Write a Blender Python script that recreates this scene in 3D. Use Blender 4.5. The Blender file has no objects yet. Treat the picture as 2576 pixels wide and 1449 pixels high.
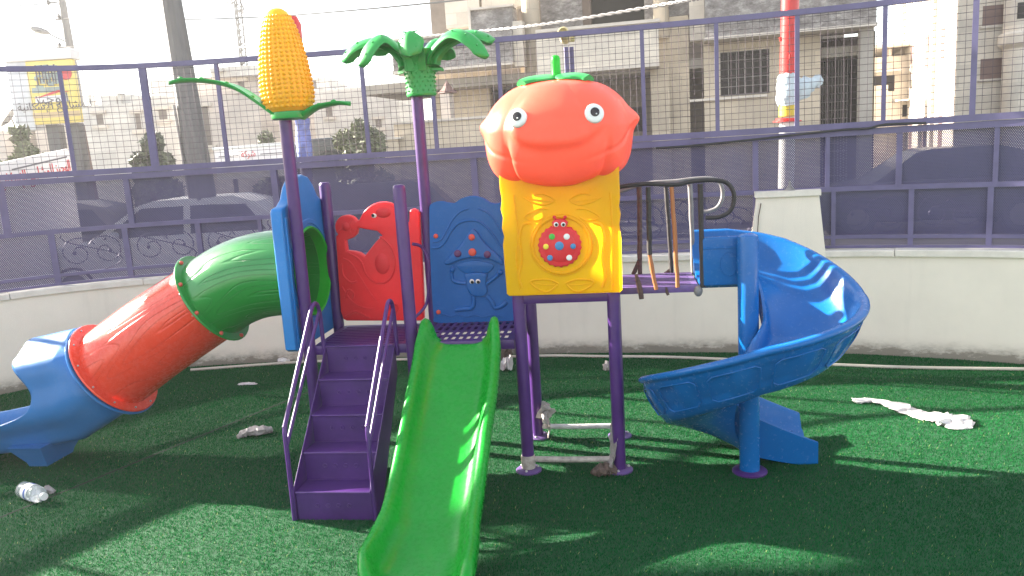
import bpy, bmesh, math, random
import numpy as np
from mathutils import Matrix, Vector
random.seed(7); rng = np.random.default_rng(7)
C = bpy.context.scene.collection
S = bpy.context.scene
R = math.radians

# ------------------------------------------------------------------ camera
HCAM = 1.65
HF, PITCH, ROLL = R(66), R(9.9), R(3.5)
cam = bpy.data.cameras.new('camera'); cam.angle = HF; cam.clip_start = .05; cam.clip_end = 3000
camo = bpy.data.objects.new('camera', cam); C.objects.link(camo); S.camera = camo
_F = Vector((0, math.cos(PITCH), -math.sin(PITCH)))
_R0 = Vector((1, 0, 0)); _U0 = Vector((0, math.sin(PITCH), math.cos(PITCH)))
_r = math.cos(ROLL)*_R0 - math.sin(ROLL)*_U0
_u = math.sin(ROLL)*_R0 + math.cos(ROLL)*_U0
camo.matrix_world = Matrix(((_r.x, _u.x, -_F.x, 0), (_r.y, _u.y, -_F.y, 0), (_r.z, _u.z, -_F.z, HCAM), (0, 0, 0, 1)))

# ------------------------------------------------------------------ world, sun, exposure
SUN_EL = 25.0
SUN_DIR = Vector((-.90, .42, 0)).normalized()          # horizontal direction towards the sun
w = bpy.data.worlds.new('World'); S.world = w; w.use_nodes = True
nt = w.node_tree; nt.nodes.clear()
sky = nt.nodes.new('ShaderNodeTexSky'); sky.sky_type = 'NISHITA'; sky.sun_disc = False
sky.sun_elevation = R(SUN_EL); sky.sun_rotation = math.atan2(SUN_DIR.x, SUN_DIR.y)
sky.air_density = 1.0; sky.dust_density = 1.0; sky.ozone_density = 1.0
bg = nt.nodes.new('ShaderNodeBackground'); bg.inputs[1].default_value = .11
wo = nt.nodes.new('ShaderNodeOutputWorld')
hz = nt.nodes.new('ShaderNodeMixRGB'); hz.blend_type = 'MIX'; hz.inputs[0].default_value = .62; 
wtc = nt.nodes.new('ShaderNodeTexCoord'); wsx = nt.nodes.new('ShaderNodeSeparateXYZ'); nt.links.new(wtc.outputs['Generated'], wsx.inputs[0])
wr = nt.nodes.new('ShaderNodeValToRGB'); wr.color_ramp.elements[0].position = .12; wr.color_ramp.elements[0].color = (2.78, 2.62, 2.36, 1); wr.color_ramp.elements[1].position = .85; wr.color_ramp.elements[1].color = (1.25, 1.2, 1.12, 1)
nt.links.new(wsx.outputs[2], wr.inputs[0]); nt.links.new(wr.outputs[0], hz.inputs[2])   # bright haze, thickest towards the horizon
nt.links.new(sky.outputs[0], hz.inputs[1]); nt.links.new(hz.outputs[0], bg.inputs[0]); nt.links.new(bg.outputs[0], wo.inputs[0])
sl = bpy.data.lights.new('sun', 'SUN'); sl.energy = 5.0; sl.angle = R(.6); sl.color = (1, .93, .82)
so = bpy.data.objects.new('sun', sl); C.objects.link(so)
sd = Vector((SUN_DIR.x*math.cos(R(SUN_EL)), SUN_DIR.y*math.cos(R(SUN_EL)), math.sin(R(SUN_EL))))
so.rotation_euler = sd.to_track_quat('Z', 'Y').to_euler(); so.location = sd*40
S.view_settings.view_transform = 'Standard'; S.view_settings.look = 'None'
S.view_settings.exposure = 2.85; S.view_settings.gamma = 1
S.render.engine = 'CYCLES'
S.cycles.max_bounces = 7; S.cycles.transparent_max_bounces = 16; S.cycles.use_denoising = True

# ------------------------------------------------------------------ placing: rays through the photo's measured points
_f = 1288/math.tan(HF/2)
def ray(px, py): return _F + _r*((px-1288)/_f) + _u*((724-py)/_f)
EYE = Vector((0, 0, HCAM))
def at(px, py, Y):                       # the point seen at (px, py) at depth Y
    d = ray(px, py); return EYE + d*(Y/d.y)
def ground(px, py, z=0):
    d = ray(px, py); return EYE + d*((z-HCAM)/d.z)
def project(p):
    v = Vector(p)-EYE; k = v.dot(_F); return 1288+_f*v.dot(_r)/k, 724-_f*v.dot(_u)/k
# local frame of the play set: u along its front, v away from the camera
PA = R(-8.3); PO = Vector((.03, 3.885, 0)); EX = Vector((math.cos(PA), math.sin(PA), 0)); EY = Vector((-math.sin(PA), math.cos(PA), 0))
PM = Matrix.Translation(PO) @ Matrix.Rotation(PA, 4, 'Z')
def onv(px, py, v):                      # -> (u, z) on the plane v of the play set
    d = ray(px, py); t = (v-(EYE-PO).dot(EY))/d.dot(EY); q = EYE+d*t
    return (q-PO).dot(EX), q.z

# ------------------------------------------------------------------ materials
def nd(m, t): return m.node_tree.nodes.new(t)
def newmat(name):
    m = bpy.data.materials.new(name); m.use_nodes = True
    return m, m.node_tree.nodes['Principled BSDF']
def mth(m, op, a, b=None, c=None):
    n = nd(m, 'ShaderNodeMath'); n.operation = op
    for i, x in enumerate((a, b, c)):
        if x is None: continue
        if isinstance(x, (int, float)): n.inputs[i].default_value = x
        else: m.node_tree.links.new(x, n.inputs[i])
    return n.outputs[0]
def noise(m, scale, detail=4, rough=.6, coord='Object', stretch=None):
    tc = nd(m, 'ShaderNodeTexCoord'); n = nd(m, 'ShaderNodeTexNoise')
    n.inputs['Scale'].default_value = scale; n.inputs['Detail'].default_value = detail; n.inputs['Roughness'].default_value = rough
    src = tc.outputs[coord]
    if stretch:
        mp = nd(m, 'ShaderNodeMapping'); mp.inputs['Scale'].default_value = stretch
        m.node_tree.links.new(src, mp.inputs[0]); src = mp.outputs[0]
    m.node_tree.links.new(src, n.inputs['Vector']); return n.outputs[0]
def ramp(m, fac, stops):
    r = nd(m, 'ShaderNodeValToRGB'); e = r.color_ramp.elements
    while len(e) < len(stops): e.new(.5)
    for i, (p, c) in enumerate(stops): e[i].position = p; e[i].color = (*c, 1)
    m.node_tree.links.new(fac, r.inputs[0]); return r.outputs[0]
def bump(m, b, h, strength=.2, dist=.01):
    n = nd(m, 'ShaderNodeBump'); n.inputs['Strength'].default_value = strength; n.inputs['Distance'].default_value = dist
    m.node_tree.links.new(h, n.inputs['Height']); m.node_tree.links.new(n.outputs[0], b.inputs['Normal'])
def sc(c, k): return tuple(min(1, x*k) for x in c)
def varied(name, col, rough=.5, metal=0, lo=.8, hi=1.15, scale=3, bs=0, bscale=60, bdist=.004, stretch=None, spec=.5):
    m, b = newmat(name)
    m.node_tree.links.new(ramp(m, noise(m, scale, 6, .65, stretch=stretch), [(.3, sc(col, lo)), (.7, sc(col, hi))]), b.inputs['Base Color'])
    b.inputs['Roughness'].default_value = rough; b.inputs['Metallic'].default_value = metal
    b.inputs['Specular IOR Level'].default_value = spec
    if bs: bump(m, b, noise(m, bscale, 3), bs, bdist)
    return m
def plastic(name, col, rough=.33, trans=0, tcol=None, grain=None, dust=.025, spec=.32):
    """moulded polyethylene: slightly uneven gloss, faint dust and scuffs, some light passing through the shell"""
    m, b = newmat(name); L = m.node_tree.links
    n1 = noise(m, 5, 6, .7); n2 = noise(m, 45, 4, .7)
    base = ramp(m, n1, [(.25, sc(col, .86)), (.75, sc(col, 1.08))])
    mix = nd(m, 'ShaderNodeMixRGB'); mix.inputs[2].default_value = (.42, .38, .31, 1)
    L.new(mth(m, 'MULTIPLY', mth(m, 'GREATER_THAN', mth(m, 'MULTIPLY', n1, n2), .30), dust), mix.inputs[0]); L.new(base, mix.inputs[1])
    L.new(mix.outputs[0], b.inputs['Base Color'])
    L.new(mth(m, 'MULTIPLY_ADD', n2, .22, rough-.11), b.inputs['Roughness']); b.inputs['Specular IOR Level'].default_value = spec; b.inputs['Specular IOR Level'].default_value = .36
    bn = nd(m, 'ShaderNodeBump'); bn.inputs['Strength'].default_value = .25; bn.inputs['Distance'].default_value = .0015
    L.new(noise(m, 14, 3), bn.inputs['Height']); L.new(bn.outputs[0], b.inputs['Normal'])
    if grain:                              # moulded wood-grain grooves along the tube, in its (length, angle) UVs
        tc = nd(m, 'ShaderNodeTexCoord'); mp = nd(m, 'ShaderNodeMapping'); mp.inputs['Scale'].default_value = grain
        L.new(tc.outputs['UV'], mp.inputs[0])
        nz = nd(m, 'ShaderNodeTexNoise'); nz.inputs['Scale'].default_value = 1.0; nz.inputs['Detail'].default_value = 1.0
        L.new(mp.outputs[0], nz.inputs['Vector'])
        fr = mth(m, 'FRACT', mth(m, 'MULTIPLY', nz.outputs[0], 14))
        line = mth(m, 'SMOOTH_MIN', mth(m, 'MULTIPLY', mth(m, 'ABSOLUTE', mth(m, 'SUBTRACT', fr, .5)), 13), 1.0, .2)
        b2 = nd(m, 'ShaderNodeBump'); b2.inputs['Strength'].default_value = .9; b2.inputs['Distance'].default_value = .0042
        L.new(line, b2.inputs['Height']); L.new(bn.outputs[0], b2.inputs['Normal']); L.new(b2.outputs[0], b.inputs['Normal'])
    if trans:
        t = nd(m, 'ShaderNodeBsdfTranslucent'); t.inputs[0].default_value = (*(tcol or col), 1)
        mx = nd(m, 'ShaderNodeMixShader'); mx.inputs[0].default_value = trans
        out = [n for n in m.node_tree.nodes if n.type == 'OUTPUT_MATERIAL'][0]
        L.new(b.outputs[0], mx.inputs[1]); L.new(t.outputs[0], mx.inputs[2]); L.new(mx.outputs[0], out.inputs[0])
    return m
def plain(name, col, rough=.5, metal=0, **k):
    return varied(name, col, rough, metal, .92, 1.06, 4, **k)

M = {}
M['purple'] = varied('purple_powder_coat', (.066, .019, .140), .36, 0, .8, 1.15, 9, .12, 90, .001)
M['purple_worn'] = varied('dusty_purple_coat', (.115, .065, .20), .45, 0, .6, 1.3, 7, .15, 60, .001)
M['green'] = plastic('green_slide_plastic', (.002, .25, .016), .28, dust=.01, spec=.09)
M['leafgreen'] = plastic('leaf_green_plastic', (.025, .30, .06), .34)
M['stemgreen'] = plastic('stem_green_plastic', (.02, .50, .03), .34, .25)
M['tubegreen'] = plastic('green_tube_plastic', (.014, .25, .035), .33, .12, (.03, .6, .02), (.75, 8.0, 1))
M['tubered'] = plastic('red_tube_plastic', (.95, .09, .045), .27, .28, (.95, .10, .05), (.7, 7.5, 1))
for _k in ('tubegreen', 'tubered'):
    _b = M[_k].node_tree.nodes['Principled BSDF']; _b.inputs['Coat Weight'].default_value = .8; _b.inputs['Coat Roughness'].default_value = .2
M['tubeblue'] = plastic('blue_tube_plastic', (.028, .16, .42), .36)
M['spiral'] = plastic('blue_spiral_plastic', (.003, .115, .37), .25, .06, (.01, .2, .7), dust=.01, spec=.22)
M['panelblue'] = plastic('blue_panel_plastic', (.009, .11, .38), .4)
M['archblue'] = plastic('bright_blue_plastic', (.012, .17, .48), .35)
M['red'] = plastic('red_panel_plastic', (.82, .042, .055), .36, .28)
M['tomato'] = plastic('tomato_plastic', (.95, .17, .10), .36, .32, (1, .24, .14), dust=.02)
M['yellow'] = plastic('yellow_panel_plastic', (1.0, .56, .002), .3, .5, (1, .68, .008), dust=.02)
M['corn'] = plastic('corn_plastic', (.95, .52, .02), .3, .32, (1, .68, .05), dust=.02)
M['bolt'] = plastic('red_bolt_cap', (.62, .09, .06), .35)
M['steel'] = plain('steel_bolt', (.5, .5, .48), .3, .9)
M['white'] = plain('white_plastic', (.75, .75, .72), .4)
M['black'] = plain('black_plastic', (.015, .012, .012), .25)
M['dot_green'] = plain('dot_green', (.06, .42, .05), .4); M['dot_blue'] = plain('dot_blue', (.05, .22, .45), .4)
M['dot_yellow'] = plain('dot_yellow', (.8, .62, .05), .4); M['dot_purple'] = plain('dot_purple', (.10, .03, .12), .4)
M['tape'] = varied('wound_dark_tape', (.022, .018, .018), .6, 0, .6, 1.6, 25, .6, 55, .004, (1, 1, 3))
M['tape_brown'] = varied('wound_brown_tape', (.07, .035, .028), .55, 0, .6, 1.5, 25, .6, 55, .004, (1, 1, 3))
M['orange_pipe'] = varied('orange_pipe', (.36, .13, .04), .5)
M['grey_pipe'] = varied('dusty_grey_pipe', (.19, .18, .175), .5, 0, .7, 1.2, 15)
M['film'] = varied('dusty_wrapping_film', (.42, .37, .33), .45, 0, .55, 1.25, 30, .5, 45, .006)
M['film_white'] = varied('white_plastic_film', (.62, .58, .56), .35, 0, .7, 1.15, 18, .6, 35, .01)
M['film_grey'] = varied('grey_plastic_film', (.30, .27, .26), .4, 0, .7, 1.25, 20, .5, 40, .008)
M['bag_blue'] = varied('pale_blue_plastic_bag', (.55, .63, .66), .3, 0, .8, 1.1, 14, .5, 30, .01)
M['cloth_brown'] = varied('dirty_brown_rag', (.10, .07, .055), .8, 0, .5, 1.6, 25, .5, 40, .006)

# cream rendered wall with water stains and dirt near its foot
def wallmat(name, col):
    m, b = newmat(name); L = m.node_tree.links
    tc = nd(m, 'ShaderNodeTexCoord'); sx = nd(m, 'ShaderNodeSeparateXYZ'); L.new(tc.outputs['UV'], sx.inputs[0])
    base = ramp(m, noise(m, 1.6, 8, .7), [(.25, sc(col, .9)), (.75, sc(col, 1.04))])
    streak = noise(m, 1, 5, .7, 'UV', (9, .7, 1)); foot = noise(m, 1, 6, .75, 'UV', (7, 14, 1))
    mx = nd(m, 'ShaderNodeMixRGB'); mx.inputs[2].default_value = (*sc(col, .62), 1); L.new(base, mx.inputs[1])
    L.new(mth(m, 'MULTIPLY', ramp(m, streak, [(.55, (0, 0, 0)), (.8, (1, 1, 1))]), .22), mx.inputs[0])
    h = mth(m, 'SUBTRACT', .17, sx.outputs[1]); h = mth(m, 'MULTIPLY', h, 6); h = mth(m, 'MULTIPLY', mth(m, 'MAXIMUM', h, 0), foot)
    m2 = nd(m, 'ShaderNodeMixRGB'); m2.inputs[2].default_value = (.10, .085, .06, 1); L.new(mx.outputs[0], m2.inputs[1])
    L.new(mth(m, 'MINIMUM', mth(m, 'MULTIPLY', mth(m, 'POWER', h, 2.2), 6), .8), m2.inputs[0])
    L.new(m2.outputs[0], b.inputs['Base Color']); b.inputs['Roughness'].default_value = .85
    bump(m, b, noise(m, 90, 4), .25, .003); return m
M['wall'] = wallmat('cream_render', (.79, .72, .61))
M['coping'] = varied('pale_stone_coping', (.70, .65, .57), .7, 0, .85, 1.06, 8, .2, 60, .003)
M['fence'] = varied('violet_grey_paint', (.115, .10, .20), .45, 0, .8, 1.15, 5, .1, 80, .001)

def perforated():
    """punched steel sheet: staggered round holes, pitch in metres in the sheet's own UVs"""
    m, b = newmat('perforated_violet_sheet'); L = m.node_tree.links
    L.new(ramp(m, noise(m, 2.2, 5), [(.3, (.050, .044, .115)), (.7, (.072, .063, .150))]), b.inputs['Base Color'])
    b.inputs['Roughness'].default_value = .5
    tc = nd(m, 'ShaderNodeTexCoord'); P = .0125
    def cell(off):
        mp = nd(m, 'ShaderNodeMapping'); mp.inputs['Scale'].default_value = (1/P, 1/(P*1.5), 1); mp.inputs['Location'].default_value = (off, off, 0)
        L.new(tc.outputs['UV'], mp.inputs[0]); f = nd(m, 'ShaderNodeVectorMath'); f.operation = 'FRACTION'; L.new(mp.outputs[0], f.inputs[0])
        s = nd(m, 'ShaderNodeSeparateXYZ'); L.new(f.outputs[0], s.inputs[0])
        dx = mth(m, 'SUBTRACT', s.outputs[0], .5); dy = mth(m, 'MULTIPLY', mth(m, 'SUBTRACT', s.outputs[1], .5), 1.5)
        return mth(m, 'SQRT', mth(m, 'ADD', mth(m, 'MULTIPLY', dx, dx), mth(m, 'MULTIPLY', dy, dy)))
    hole = mth(m, 'LESS_THAN', mth(m, 'MINIMUM', cell(0), cell(.5)), .205)
    t = nd(m, 'ShaderNodeBsdfTransparent'); mx = nd(m, 'ShaderNodeMixShader')
    L.new(hole, mx.inputs[0]); L.new(b.outputs[0], mx.inputs[1]); L.new(t.outputs[0], mx.inputs[2])
    out = [n for n in m.node_tree.nodes if n.type == 'OUTPUT_MATERIAL'][0]; L.new(mx.outputs[0], out.inputs[0]); return m
M['perf'] = perforated()
M['wire'] = varied('rusty_mesh_wire', (.075, .055, .065), .5, .3)
M['iron'] = plain('dark_scroll_iron', (.06, .053, .085), .5, .4)
M['asphalt'] = varied('asphalt', (.055, .053, .05), .9, 0, .7, 1.4, .5, .3, 40, .01)
M['redpaint'] = varied('red_gloss_paint', (.62, .035, .03), .3, 0, .85, 1.1, 5)
M['yellowpaint'] = varied('yellow_paint', (.65, .50, .05), .45)
M['polegrey'] = varied('weathered_pole_grey', (.105, .10, .10), .6, 0, .75, 1.2, 1.2, .2, 30, .004, (6, 6, .6))
M['concrete'] = varied('raw_concrete', (.34, .31, .27), .85, 0, .72, 1.15, .8, .3, 12, .02)
M['cable'] = plain('black_cable', (.02, .02, .022), .5)
M['hose'] = varied('cream_plastic_hose', (.50, .45, .37), .5)
def stone(name, col, mortar, bw, bh, rough_bump=.4, squash=1.0):
    m, b = newmat(name); L = m.node_tree.links
    tc = nd(m, 'ShaderNodeTexCoord'); br = nd(m, 'ShaderNodeTexBrick')
    br.inputs['Scale'].default_value = 1; br.inputs['Brick Width'].default_value = bw; br.inputs['Row Height'].default_value = bh
    br.inputs['Mortar Size'].default_value = .008; br.inputs['Color1'].default_value = (*sc(col, .88), 1); br.inputs['Color2'].default_value = (*sc(col, 1.1), 1); br.inputs['Mortar'].default_value = (*mortar, 1)
    mp = nd(m, 'ShaderNodeMapping'); mp.inputs['Rotation'].default_value = (R(90), 0, 0); L.new(tc.outputs['Object'], mp.inputs[0]); L.new(mp.outputs[0], br.inputs['Vector'])
    mx = nd(m, 'ShaderNodeMixRGB'); mx.blend_type = 'MULTIPLY'; mx.inputs[0].default_value = 1
    L.new(br.outputs[0], mx.inputs[1]); L.new(ramp(m, noise(m, .9, 8, .7), [(.3, (.72, .72, .72)), (.7, (1.12, 1.1, 1.06))]), mx.inputs[2])
    L.new(mx.outputs[0], b.inputs['Base Color']); b.inputs['Roughness'].default_value = .9
    bump(m, b, noise(m, 14, 6, .7), rough_bump, .03); return m
M['stone_tan'] = stone('tan_limestone', (.52, .44, .34), (.42, .36, .29), .62, .30)
M['stone_cream'] = stone('cream_limestone', (.64, .58, .50), (.55, .5, .43), .6, .28, .2)
M['stone_pink'] = stone('pinkish_limestone', (.60, .53, .48), (.52, .46, .42), .6, .30, .3)
M['stone_grey'] = stone('grey_rough_plaster_stone', (.60, .58, .55), (.52, .5, .48), .55, .26, .3)
def rockface():
    m, b = newmat('rock_faced_grey_stone'); L = m.node_tree.links
    n = noise(m, 2.6, 9, .8, stretch=(1, 1, 1.9))
    L.new(ramp(m, n, [(.3, (.10, .088, .08)), (.5, (.27, .245, .23)), (.66, (.55, .51, .48))]), b.inputs['Base Color'])
    b.inputs['Roughness'].default_value = .9; bump(m, b, n, .9, .10); return m
M['rock'] = rockface()
M['trim'] = varied('pale_stone_trim', (.58, .52, .45), .8, 0, .8, 1.1, 2)
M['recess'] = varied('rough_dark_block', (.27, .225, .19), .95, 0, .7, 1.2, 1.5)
M['void'] = varied('unlit_room', (.02, .017, .015), .95)
M['shutter'] = varied('brown_roller_shutter', (.17, .10, .085), .6, 0, .85, 1.1, 2, .5, 30, .02, (.1, .1, 6))
M['bar'] = plain('grey_window_bar', (.25, .23, .22), .5, .3)
M['void_far'] = varied('dim_far_window', (.15, .125, .11), .8)
M['glass'] = plain('dark_glass', (.02, .025, .03), .08)
M['carwhite'] = plain('white_car_paint', (.6, .6, .6), .3)
M['cardark'] = plain('dark_car_paint', (.03, .035, .04), .25)
M['carred'] = plain('maroon_car_paint', (.22, .03, .03), .25)
M['tyre'] = plain('tyre_rubber', (.02, .02, .02), .8)
M['rim'] = plain('wheel_rim', (.10, .10, .10), .5, .3)
M['lamp'] = plain('lamp_glass', (.6, .58, .5), .2)
M['signwhite'] = varied('white_sign_board', (.74, .70, .69), .6, 0, .9, 1.04, 1)
M['signred'] = plain('red_lettering', (.60, .06, .07), .6)
M['signgrey'] = plain('grey_lettering', (.12, .11, .12), .6)
M['signyellow'] = varied('pale_yellow_board', (.74, .58, .17), .6, 0, .92, 1.05, .6)
M['signtan'] = plain('tan_band', (.55, .40, .22), .6)
M['signgreen'] = varied('grey_green_print', (.28, .33, .31), .6, 0, .6, 1.4, 2)
M['bark'] = varied('bark', (.10, .08, .06), .9)
def leafmat(name, col):
    m, b = newmat(name); g = nd(m, 'ShaderNodeNewGeometry')
    m.node_tree.links.new(ramp(m, g.outputs['Random Per Island'], [(.0, sc(col, .6)), (.6, col), (1, sc(col, 1.6))]), b.inputs['Base Color'])
    b.inputs['Roughness'].default_value = .7; return m
M['olive'] = leafmat('olive_foliage', (.13, .14, .075)); M['darkleaf'] = leafmat('dark_foliage', (.09, .10, .065))
def grassmat():
    m, b = newmat('artificial_turf_blade'); g = nd(m, 'ShaderNodeNewGeometry'); L = m.node_tree.links
    rp = g.outputs['Random Per Island']
    c1 = ramp(m, rp, [(0, (.008, .084, .023)), (.5, (.010, .112, .031)), (.95, (.015, .148, .040)), (.990, (.03, .20, .05)), (.994, (.24, .38, .11)), (1, (.42, .46, .20))])  # sun sparkle is painted in as the few palest blades
    mx = nd(m, 'ShaderNodeMixRGB'); mx.blend_type = 'MULTIPLY'; mx.inputs[0].default_value = 1
    L.new(c1, mx.inputs[1]); L.new(ramp(m, noise(m, 1.1, 5, .65), [(.3, (.78, .82, .8)), (.7, (1.15, 1.1, 1.1))]), mx.inputs[2])
    L.new(mx.outputs[0], b.inputs['Base Color']); b.inputs['Roughness'].default_value = .6; b.inputs['Specular IOR Level'].default_value = .0
    t = nd(m, 'ShaderNodeBsdfTranslucent'); L.new(mx.outputs[0], t.inputs[0]); ms = nd(m, 'ShaderNodeMixShader'); ms.inputs[0].default_value = .38
    out = [n for n in m.node_tree.nodes if n.type == 'OUTPUT_MATERIAL'][0]; L.new(b.outputs[0], ms.inputs[1]); L.new(t.outputs[0], ms.inputs[2]); L.new(ms.outputs[0], out.inputs[0])
    return m
M['turf'] = grassmat()
M['turfbase'] = varied('turf_backing', (.006, .064, .019), .9, 0, .7, 1.3, 40)

# ------------------------------------------------------------------ mesh helpers
def cr(pts, n=6, closed=False):
    """Catmull-Rom curve through points"""
    P = [np.array(p, float) for p in pts]; out = []; N = len(P)
    rng_ = range(N if closed else N-1)
    for i in rng_:
        if closed: a, b, c, d = P[(i-1) % N], P[i], P[(i+1) % N], P[(i+2) % N]
        else: a, b, c, d = P[max(i-1, 0)], P[i], P[i+1], P[min(i+2, N-1)]
        for k in range(n):
            t = k/n
            out.append(.5*((2*b)+(c-a)*t+(2*a-5*b+4*c-d)*t*t+(3*b-a-3*c+d)*t**3))
    if not closed: out.append(P[-1])
    return [tuple(float(x) for x in p) for p in out]

class MB:
    def __init__(s): s.bm = bmesh.new(); s.uv = s.bm.loops.layers.uv.new('UVMap')
    def grid(s, rings, closed=False, cap=False, wrap=False, uvs=None, flip=False):
        vs = [[s.bm.verts.new(p) for p in r] for r in rings]; n = len(rings[0]); m = len(rings)
        for i in range(m if wrap else m-1):
            for j in range(n if closed else n-1):
                i2, j2 = (i+1) % m, (j+1) % n
                q = [vs[i][j], vs[i][j2], vs[i2][j2], vs[i2][j]]
                if flip: q.reverse()
                try: f = s.bm.faces.new(q)
                except ValueError: continue
                if uvs:
                    ij = [(i, j), (i, j+1), (i+1, j+1), (i+1, j)]
                    if flip: ij.reverse()
                    for l, (a, b) in zip(f.loops, ij): l[s.uv].uv = uvs(a, b)
        if cap:
            for r in (vs[0], vs[-1]):
                try: s.bm.faces.new(r)
                except ValueError: pass
        return vs
    def tube(s, path, r, n=10, caps=True, closed=False, flat=None):
        P = [Vector(p) for p in path]; N = len(P); rings = []; up = None
        for i in range(N):
            if closed: t = P[(i+1) % N]-P[i-1]
            else: t = P[min(i+1, N-1)]-P[max(i-1, 0)]
            if t.length < 1e-9: t = Vector((0, 0, 1))
            t.normalize()
            if up is None:
                up = Vector((0, 0, 1)) if abs(t.z) < .9 else Vector((1, 0, 0))
            a = up-t*up.dot(t)
            if a.length < 1e-6: a = t.orthogonal()
            a.normalize(); up = a; b = t.cross(a)
            rr = r[i] if isinstance(r, (list, tuple, np.ndarray)) else r
            fa, fb = flat or (1, 1)
            rings.append([P[i]+a*(rr*fa*math.cos(2*math.pi*k/n))+b*(rr*fb*math.sin(2*math.pi*k/n)) for k in range(n)])
        s.grid(rings, closed=True, cap=caps and not closed, wrap=closed)
    def lathe(s, prof, n=24, M_=None, cap=True):
        M_ = M_ or Matrix()
        s.grid([[M_ @ Vector((r*math.cos(2*math.pi*k/n), r*math.sin(2*math.pi*k/n), z)) for k in range(n)] for r, z in prof], closed=True, cap=cap)
    def box(s, x0, x1, y0, y1, z0, z1, M_=None, bev=0, seg=2):
        M_ = M_ or Matrix()
        mat = M_ @ Matrix.Translation(((x0+x1)/2, (y0+y1)/2, (z0+z1)/2)) @ Matrix.Diagonal((abs(x1-x0), abs(y1-y0), abs(z1-z0), 1))
        vs = bmesh.ops.create_cube(s.bm, size=1, matrix=mat)['verts']
        if bev:
            es = list({e for v in vs for e in v.link_edges})
            bmesh.ops.bevel(s.bm, geom=es, offset=bev, segments=seg, affect='EDGES', profile=.5)
    def ball(s, c, r, sc_=(1, 1, 1), u=16, v=10, M_=None):
        mat = (M_ or Matrix()) @ Matrix.Translation(c) @ Matrix.Diagonal((r*sc_[0], r*sc_[1], r*sc_[2], 1))
        bmesh.ops.create_uvsphere(s.bm, u_segments=u, v_segments=v, radius=1, matrix=mat)
    def panel(s, splines, th, bev, M_, res=2):
        """outline(s) in XY extruded to a rounded plate; inner outlines are holes"""
        cu = bpy.data.curves.new('outline', 'CURVE'); cu.dimensions = '2D'; cu.fill_mode = 'BOTH'
        cu.extrude = max(th/2-bev, .0005); cu.bevel_depth = bev; cu.bevel_resolution = res; cu.offset = -bev
        for sp in splines:
            k = cu.splines.new('POLY'); k.points.add(len(sp)-1); k.use_cyclic_u = True
            for p, q in zip(k.points, sp): p.co = (q[0], q[1], 0, 1)
        o = bpy.data.objects.new('outline', cu); C.objects.link(o)
        me = bpy.data.meshes.new_from_object(o.evaluated_get(bpy.context.evaluated_depsgraph_get()))
        bpy.data.objects.remove(o); bpy.data.curves.remove(cu)
        me.transform(M_); s.bm.from_mesh(me); bpy.data.meshes.remove(me)
    def text(s, body, size, ext, M_, align='CENTER'):
        cu = bpy.data.curves.new('lettering', 'FONT'); cu.body = body; cu.size = size; cu.extrude = ext; cu.align_x = align; cu.align_y = 'CENTER'
        o = bpy.data.objects.new('lettering', cu); C.objects.link(o)
        me = bpy.data.meshes.new_from_object(o.evaluated_get(bpy.context.evaluated_depsgraph_get()))
        bpy.data.objects.remove(o); bpy.data.curves.remove(cu)
        me.transform(M_); s.bm.from_mesh(me); bpy.data.meshes.remove(me)
    def build(s, name, mat, parent=None, ang=40, inv=None, **tags):
        bmesh.ops.remove_doubles(s.bm, verts=s.bm.verts, dist=1e-5)
        bmesh.ops.recalc_face_normals(s.bm, faces=s.bm.faces)
        me = bpy.data.meshes.new(name); s.bm.to_mesh(me); s.bm.free()
        if inv is not None: me.transform(inv)
        if ang:
            for p in me.polygons: p.use_smooth = True
            me.set_sharp_from_angle(angle=R(ang))
        me.materials.append(mat)
        o = bpy.data.objects.new(name, me); C.objects.link(o)
        if parent is not None: o.parent = parent
        for k, v in tags.items(): o[k] = v
        return o

def thing(name, label, cat, M_, group=None):
    o = bpy.data.objects.new(name, None); o.empty_display_size = .1; C.objects.link(o)
    o.matrix_world = M_; o['label'] = label; o['category'] = cat
    if group: o['group'] = group
    return o, M_.inverted()
def solo(mb, name, mat, label, cat, loc, group=None, ang=40):
    """a thing that is one mesh, built in world coordinates with its origin at its base"""
    T = Matrix.Translation(loc); o = mb.build(name, mat, None, ang, T.inverted()); o.matrix_world = T
    o['label'] = label; o['category'] = cat
    if group: o['group'] = group
    return o
def struct(mb, name, mat, kind='structure', ang=40):
    o = mb.build(name, mat, None, ang); o['kind'] = kind; return o

# ================================================================== GROUND
b = MB(); b.grid([[(x, y, -.25) for x in np.linspace(-420, 420, 13)] for y in np.linspace(-60, 900, 13)]); struct(b, 'street', M['asphalt'])
# inner foot of the curved wall, traced on the ground and continued out of frame at both ends
foot_px = [(0, 993), (133, 966), (300, 941), (500, 920), (900, 902), (1340, 890), (1717, 886), (2107, 888), (2340, 900), (2576, 916)]
foot = [Vector((-6.6, 1.2, 0)), Vector((-6.25, 2.6, 0)), Vector((-5.7, 4.0, 0)), Vector((-4.95, 5.15, 0))] + [ground(*p) for p in foot_px] + [Vector((4.35, 4.45, 0)), Vector((5.15, 3.5, 0)), Vector((5.8, 2.2, 0)), Vector((6.2, .8, 0))]
fine = [Vector((p[0], p[1], 0)) for p in cr([(p.x, p.y) for p in foot], 8)]
for _ in range(10):
    fine = [fine[0]] + [(fine[i-1]+fine[i]*2+fine[i+1])/4 for i in range(1, len(fine)-1)] + [fine[-1]]
arc = [0.]
for p, q in zip(fine[:-1], fine[1:]): arc.append(arc[-1]+(q-p).length)
arc = np.array(arc); FX = np.array([p.x for p in fine]); FY = np.array([p.y for p in fine]); LEN = arc[-1]
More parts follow.
